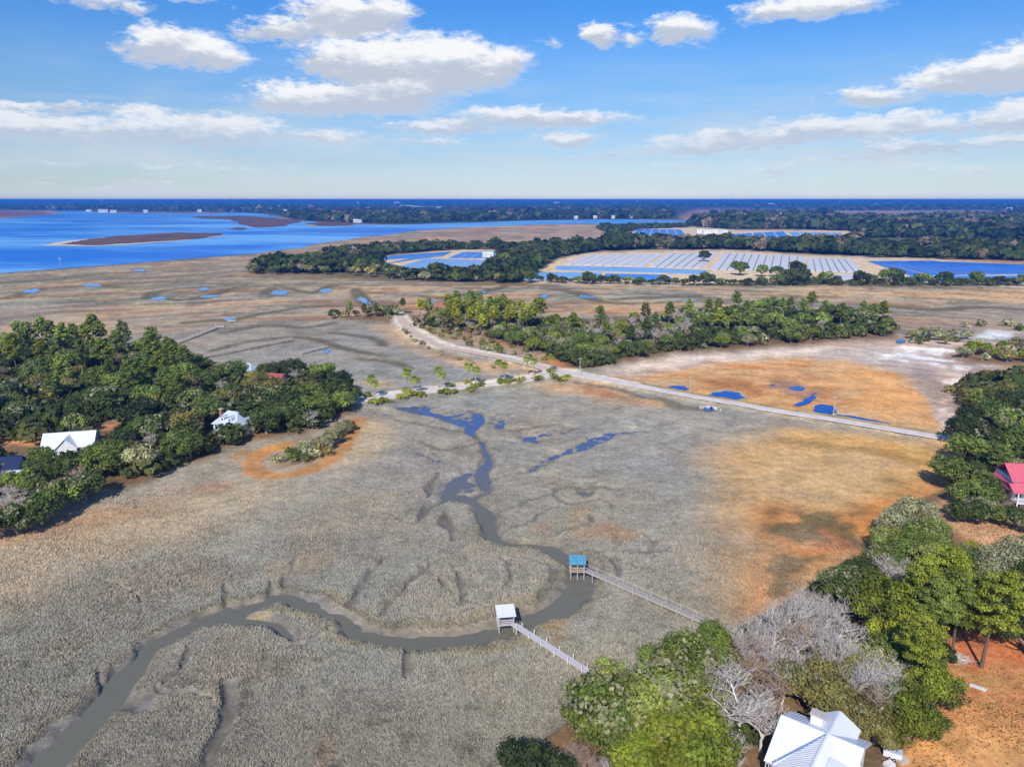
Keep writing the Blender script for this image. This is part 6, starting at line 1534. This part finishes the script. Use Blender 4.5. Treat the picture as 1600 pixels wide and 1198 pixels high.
litter('fallen_leaves', [(1480, 995), (1545, 990), (1640, 985), (1720, 1198), (1700, 1290), (1400, 1290), (1420, 1190), (1450, 1130), (1480, 1085), (1474, 1030)], 9000, ((176, 110, 70), (196, 130, 84), (158, 104, 66), (220, 176, 130), (150, 120, 70)), .08, 'rust brown leaf litter scattered over the lawn', 'leaf litter', .06)
litter('lawn_weeds', [(1440, 1120), (1640, 1080), (1720, 1198), (1700, 1290), (1400, 1290), (1420, 1190)], 2500, ((124, 118, 62), (104, 108, 56), (170, 146, 92)), .10, 'thin dull green weeds in the lower part of the rust lawn', 'weeds', .15)
litter('clearing_litter', [(1470, 794), (1500, 784), (1640, 816), (1640, 850), (1530, 862), (1480, 830)], 3500, ((180, 140, 106), (196, 156, 122), (150, 124, 88), (224, 190, 160)), .12, 'dry leaf litter on the bare clearing by the rose roofed house', 'leaf litter', .06)

# ------------------------------------------------------------------ far woods: masses that nobody could count
def far_wood(name, polys, spacing, hgt, label, seed, ncards=26, cols=((52, 68, 38), (68, 84, 44), (82, 92, 52)), wob=.35, greyp=.05, keep=False):
    r = np.random.default_rng(seed); Vs, Fs, Ts = [], [], []; o = 0; ct = 0
    for P in polys:
        pw = np.array([at(*p_)[:2] for p_ in P])
        x0, y0 = pw.min(0); x1, y1 = pw.max(0)
        n = int((x1 - x0) * (y1 - y0) / spacing ** 2)
        pts = np.stack([r.uniform(x0, x1, n), r.uniform(y0, y1, n)], 1)
        k = np.zeros(n, bool); j = len(pw) - 1
        for i in range(len(pw)):
            a_, b2 = pw[i], pw[j]; j = i
            c = (a_[1] > pts[:, 1]) != (b2[1] > pts[:, 1])
            with np.errstate(all='ignore'): k ^= c & (pts[:, 0] < (b2[0] - a_[0]) * (pts[:, 1] - a_[1]) / (b2[1] - a_[1]) + a_[0])
        pts = pts[k]
        if keep: pts = pts[[not hidden(x_, y_, hgt * .6, hgt * 1.2) for x_, y_ in pts]]
        if not len(pts): continue
        gap = fbm(pts[:, 0] / (spacing * 9), pts[:, 1] / (spacing * 9), 3, seed)
        h = hgt * (1 + wob * r.normal(0, .6, len(pts))).clip(.45, 1.7) * (.6 + .8 * gap)
        cc = np.array([srgb(*c) for c in cols])[r.integers(0, len(cols), len(pts))] * (.8 + .4 * r.random((len(pts), 1)))
        gm_ = r.random(len(pts)) < greyp * 2 * np.clip(gap * 3 - 1.0, 0, 1); cc[gm_] = np.array(srgb(128, 120, 110))
        m = len(pts); ct += m
        d_ = sph(r, m * ncards); d_[:, 2] = np.abs(d_[:, 2]) * 1.0 - .15
        rad = np.repeat(h * .62, ncards); ctr = np.repeat(np.stack([pts[:, 0], pts[:, 1], h * .5], 1), ncards, 0)
        C_ = ctr + d_ * rad[:, None] * r.uniform(.75, 1.05, (m * ncards, 1)) * [1, 1, .82]
        t = np.repeat(cc, ncards, 0) * (.65 + .7 * r.random((m * ncards, 1)))
        V, Fq, tn = cards(C_, d_ + r.normal(0, .35, d_.shape) + [0, 0, .2], np.repeat(h * .26, ncards) if False else 1.0, t, r)
        V = (V.reshape(-1, 4, 3) - C_[:, None]) * np.repeat(h * (.112 if ncards > 50 else .20 if ncards > 30 else .25 if ncards > 12 else .42), ncards)[:, None, None] + C_[:, None]
        Vs.append(V.reshape(-1, 3)); Fs.append(Fq + o); o += len(V) * 4; Ts.append(tn)
    me = npmesh(name, np.concatenate(Vs), np.concatenate(Fs), False, {'tone': np.concatenate(Ts)})
    ob = link(name, me, MAT['leaf'], None, 'stuff'); ob.color = (1, 1, 1, 1)
    print(name, ct); return tag(ob, label, 'far woods')
far_wood('shoreline_woods', [[(390, 427), (430, 414), (510, 407), (590, 410), (590, 424), (560, 428), (470, 427)], [(560, 398), (600, 391), (690, 387), (780, 386), (785, 389), (700, 391), (620, 396), (565, 404), (540, 404)], [(500, 404), (545, 398), (560, 404), (530, 409)]], 8.5, 10, 'dark oak woods around the blue fields at the left of the farm', 31, 34)
far_wood('farm_woods', [[(775, 392), (830, 385), (880, 384), (935, 386), (945, 392), (900, 397), (860, 406), (840, 420), (800, 424), (760, 428), (788, 412)], [(770, 440), (800, 424), (838, 420), (832, 432), (812, 440), (780, 444)], [(600, 430), (650, 434), (700, 432), (770, 432), (790, 438), (740, 441), (640, 438)]], 8.5, 11, 'dark woods between the blue fields and the white striped fields', 32, 34)
far_wood('belt_woods', [[(940, 384), (1010, 383), (1110, 384), (1240, 386), (1360, 387), (1480, 388), (1700, 388), (1800, 402), (1600, 408), (1440, 404), (1360, 402), (1260, 396), (1130, 390), (1000, 390), (945, 392)]], 9.5, 14, 'long dark belt of woods right behind the white striped fields', 33, 34, greyp=.14)
far_wood('second_belt_woods', [[(1075, 353), (1085, 346), (1160, 343), (1320, 345), (1420, 343), (1560, 340), (1800, 342), (1800, 372), (1570, 374), (1480, 371), (1360, 372), (1330, 362), (1250, 358), (1140, 358)]], 15, 16, 'wide second belt of woods beyond the far fields', 34, 11, greyp=.16)
far_wood('river_bend_woods', [[(945, 376), (955, 364), (936, 359.5), (940, 356), (1000, 354.5), (1062, 354), (1080, 355.5), (1000, 358), (970, 367), (985, 378)]], 9, 9, 'thin curving line of woods at the river bend left of the far fields', 38, 30)
far_wood('far_shore_woods', [[(470, 345), (440, 338), (480, 331), (620, 329), (800, 331), (1000, 333), (1050, 337), (1045, 341.5), (940, 341.5), (860, 342), (760, 345.5), (680, 347), (620, 349), (560, 348), (500, 346)]], 24, 17, 'wooded far shore of the river in the middle distance', 35, 9)
far_wood('distant_woods', [[(100, 329.5), (200, 330), (330, 331), (420, 333), (470, 331), (640, 328), (640, 322), (100, 322), (-600, 323), (-600, 327)], [(700, 329), (1050, 332), (1060, 324), (1700, 324), (2200, 323), (2200, 320), (700, 321)], [(1110, 337.5), (1140, 334), (1260, 334), (1310, 336), (1300, 338.5), (1180, 339)], [(1280, 331), (1480, 329), (1700, 327), (1700, 324), (1280, 325)], [(1550, 335), (1600, 330), (2100, 332), (2100, 338), (1600, 336)]], 62, 20, 'hazy blue woods of the far country under the skyline', 36, 5)
far_wood('skyline_woods', [[(-700, 322), (2300, 322), (2500, 316.2), (-900, 316.2)]], 190, 24, 'blue haze covered woods along the skyline', 37, 4, wob=.5)

UND = ((62, 76, 42), (84, 96, 52), (98, 102, 64), (72, 86, 50))
for nm, P, sp_, h, lab, sd in (
    ('point_understory', [(-70, 556), (60, 548), (160, 548), (230, 560), (330, 585), (450, 590), (525, 600), (556, 628), (545, 645), (480, 680), (410, 685), (360, 700), (290, 728), (240, 745), (120, 772), (40, 792), (-70, 805)], 4.4, 5.8, 'lower evergreen growth filling the wooded point between its trees', 41),
    ('island_understory', [(832, 546), (880, 538), (920, 550), (1010, 549), (1085, 530), (1092, 500), (1200, 492), (1300, 496), (1397, 511), (1393, 526), (1250, 537), (1090, 548), (1010, 557), (935, 576), (905, 577), (862, 560)], 4.4, 5.2, 'lower evergreen growth filling the island wood', 42),
    ('island_brush', [(648, 506), (700, 495), (792, 496), (900, 513), (1000, 506), (1070, 503), (1085, 530), (1010, 547), (930, 550), (905, 540), (832, 545), (760, 528), (700, 518)], 3.6, 3.6, 'grey brown and green brush under the pines and leafless trees of the island', 46),
    ('shore_understory', [(830, 438.5), (1000, 443), (1100, 444), (1255, 441), (1290, 442.5), (1400, 441), (1440, 443.5), (1640, 445), (1640, 447.5), (1250, 447), (1000, 446), (850, 442.5)], 5.5, 4.2, 'low evergreen growth between the oaks along the farm shore', 45),
    ('right_understory', [(1500, 618), (1530, 604), (1690, 602), (1690, 815), (1600, 806), (1540, 798), (1480, 780), (1486, 748), (1508, 705), (1510, 655)], 4.4, 5.4, 'lower evergreen growth filling the wood at the right edge', 43),
    ('yard_understory', [(1398, 870), (1450, 860), (1560, 880), (1640, 900), (1640, 985), (1560, 985), (1490, 985), (1470, 1060), (1440, 1130), (1395, 1150), (1340, 1125), (1290, 1085), (1240, 1085), (1180, 1180), (1060, 1220), (940, 1220), (930, 1130), (1010, 1075), (1080, 1020), (1150, 1010), (1230, 965), (1320, 905)], 2.2, 2.6, 'low brush under the trees around the big metal roofed house', 44)):
    far_wood(nm, [P], sp_, h, lab, sd, 60, UND + ((140, 130, 116), (120, 114, 96), (150, 142, 132)) if nm == 'island_brush' else UND, .4, 0, True)['category'] = 'undergrowth'

# ------------------------------------------------------------------ say which tree is which
LAND = [(365, 655, 'the hip roofed house'), (116, 690, 'the white cottage'), (10, 722, 'the navy roof'), (389, 572, 'the grey cottage'), (433, 585, 'the brick red roof'), (556, 622, 'the causeway end'), (470, 722, 'the rust ringed spit'),
        (300, 745, 'the marsh edge below the point'), (60, 800, 'the bottom corner of the point'), (80, 560, 'the far back of the point'), (240, 560, 'the far boardwalk'), (200, 620, 'the pale drive'), (520, 590, 'the short boardwalk'), (240, 690, 'the middle of the point'),
        (640, 500, 'the top of the curved road'), (720, 500, 'the island pine stand'), (830, 545, 'the middle of the curved road'), (880, 575, 'the road junction'), (990, 520, 'the leafless island wood'), (1000, 565, 'the pale sand strip'), (1120, 545, 'the middle island shore'),
        (1250, 510, 'the east island wood'), (1390, 515, 'the right tip of the island'), (1150, 495, 'the back of the island'), (560, 490, 'the island west tip'), (1460, 530, 'the salt flat'), (1570, 555, 'the white salt streaks'), (1500, 610, 'the mud flat corner'), (1495, 688, 'the road end'),
        (1580, 750, 'the rose red roof'), (1530, 820, 'the bare clearing'), (1540, 670, 'the wood above the road end'), (1600, 920, 'the right edge below the clearing'), (460, 425, 'the blue fields'), (700, 438, 'the farm shore bend'), (980, 440, 'the lowest blue field'), (1200, 435, 'the white fields'), (1380, 440, 'the deep blue fields'), (1540, 446, 'the far right farm shore'), (690, 610, 'the causeway palms')]
GRP = {'point north': 'trees of the wooded point', 'point tip': 'trees of the wooded point', 'point shore': 'trees of the wooded point', 'spit': 'scrub on the rust ringed spit', 'near': 'trees around the big metal roofed house'}
bag = {}
def SP2(t): return 'broadleaf tree' if t['o'].name.startswith('broadleaf') else 'oak' if t['kind'] == 'oak' else SPEC[t['kind']]
for t in TREES:
    if t['kind'] == 'shrub' and t['area'] == 'causeway': grp = 'shrubs under the causeway palms'
    elif t['area'].startswith('island') or t['area'].startswith('curved'): grp = 'trees of the island wood'
    elif t['area'].startswith('salt'): grp = 'scrub around the salt flat'
    elif t['area'].startswith('right'): grp = 'trees of the wood at the right edge'
    elif t['area'].startswith('farm'): grp = 'oaks along the farm shore'
    else: grp = GRP.get(t['area'], 'trees around the fields')
    o = t['o']; o['category'] = {'oak': 'mossy oak' if o.name.startswith('mossy') else SP2(t), 'pine': 'pine', 'bare': 'bare tree', 'cedar': 'cedar', 'shrub': 'shrub'}[t['kind']]; o['group'] = grp; t['grp'] = grp
    if t['lab']: o['label'] = t['lab']; continue
    lx, ly, nm = min(LAND, key=lambda l: (l[0] - t['px']) ** 2 + ((l[1] - t['py']) * 1.6) ** 2)
    dx, dy = t['px'] - lx, (t['py'] - ly) * 1.5; dd = math.hypot(dx, dy)
    dirn = ('at' if dd < 14 else ('well ' if dd > 60 else '') + (('right of' if dx > 0 else 'left of') if abs(dx) > abs(dy) else ('below' if dy > 0 else 'above')))
    med = {'oak': .88, 'pine': .8, 'bare': .85, 'cedar': .6, 'shrub': 1.1}[t['kind']]
    size = 'big ' if t['s'] > med * 1.16 else ('small ' if t['s'] < med * .84 else '')
    nm = nm.replace('the ', '', 1) if dirn.startswith('well') and len(nm.split()) > 5 else nm
    lab = f"{size}{t['col']} {'mossy ' if t['moss'] else ''}{SP2(t)} {dirn} {nm}"
    t['lab'] = lab; bag.setdefault(lab, []).append(t)
for lab, L_ in bag.items():
    if len(L_) == 1: L_[0]['o']['label'] = lab; continue
    wide = max(t['px'] for t in L_) - min(t['px'] for t in L_) >= max(t['py'] for t in L_) - min(t['py'] for t in L_)
    L_.sort(key=lambda t: t['px'] if wide else t['py'])
    n = len(L_)
    names = (['leftmost', 'second from left', 'third from left', 'fourth from left', 'fifth from left'] if wide else ['topmost', 'second from top', 'third from top', 'fourth from top', 'fifth from top'])
    for i, t in enumerate(L_):
        if i == n - 1: w_ = 'rightmost' if wide else 'lowest'
        elif i < 5: w_ = names[i]
        else: w_ = ['sixth', 'seventh', 'eighth', 'ninth', 'tenth', 'eleventh', 'twelfth', 'thirteenth', 'fourteenth', 'fifteenth', 'sixteenth', 'seventeenth'][min(i - 5, 11)] + (' from left' if wide else ' from top')
        lab2 = lab.replace('well ', '') if len(lab.split()) > 12 else lab
        t['o']['label'] = (f'{lab2}, {w_} there' if len(lab2.split()) < 12 else f'{lab2}, {w_}')

seen = {}
for t in TREES: seen.setdefault(t['o']['label'], []).append(t)
for lab, L_ in seen.items():
    if len(L_) > 1:
        L_.sort(key=lambda t: t['o'].location.y)
        for i, t in enumerate(L_): t['o']['label'] = ('nearer ', 'farther ', 'still farther ')[min(i, 2)] + lab

# ------------------------------------------------------------------ the air: blue distance haze
m = bpy.data.materials.new('air'); m.use_nodes = True; t_ = m.node_tree
for n in list(t_.nodes):
    if n.type != 'OUTPUT_MATERIAL': t_.nodes.remove(n)
pv = t_.nodes.new('ShaderNodeVolumePrincipled'); pv.inputs['Color'].default_value = (0.06, 0.31, 1.0, 1); pv.inputs['Density'].default_value = HAZE = 0.000125; pv.inputs['Anisotropy'].default_value = 0.0
t_.links.new(pv.outputs[0], t_.nodes['Material Output'].inputs['Volume'])
bx = MB(); bx.box((0, 0, 40.0), (190000, 190000, 86.0)); o = bx.build('haze', m, None, 'stuff')
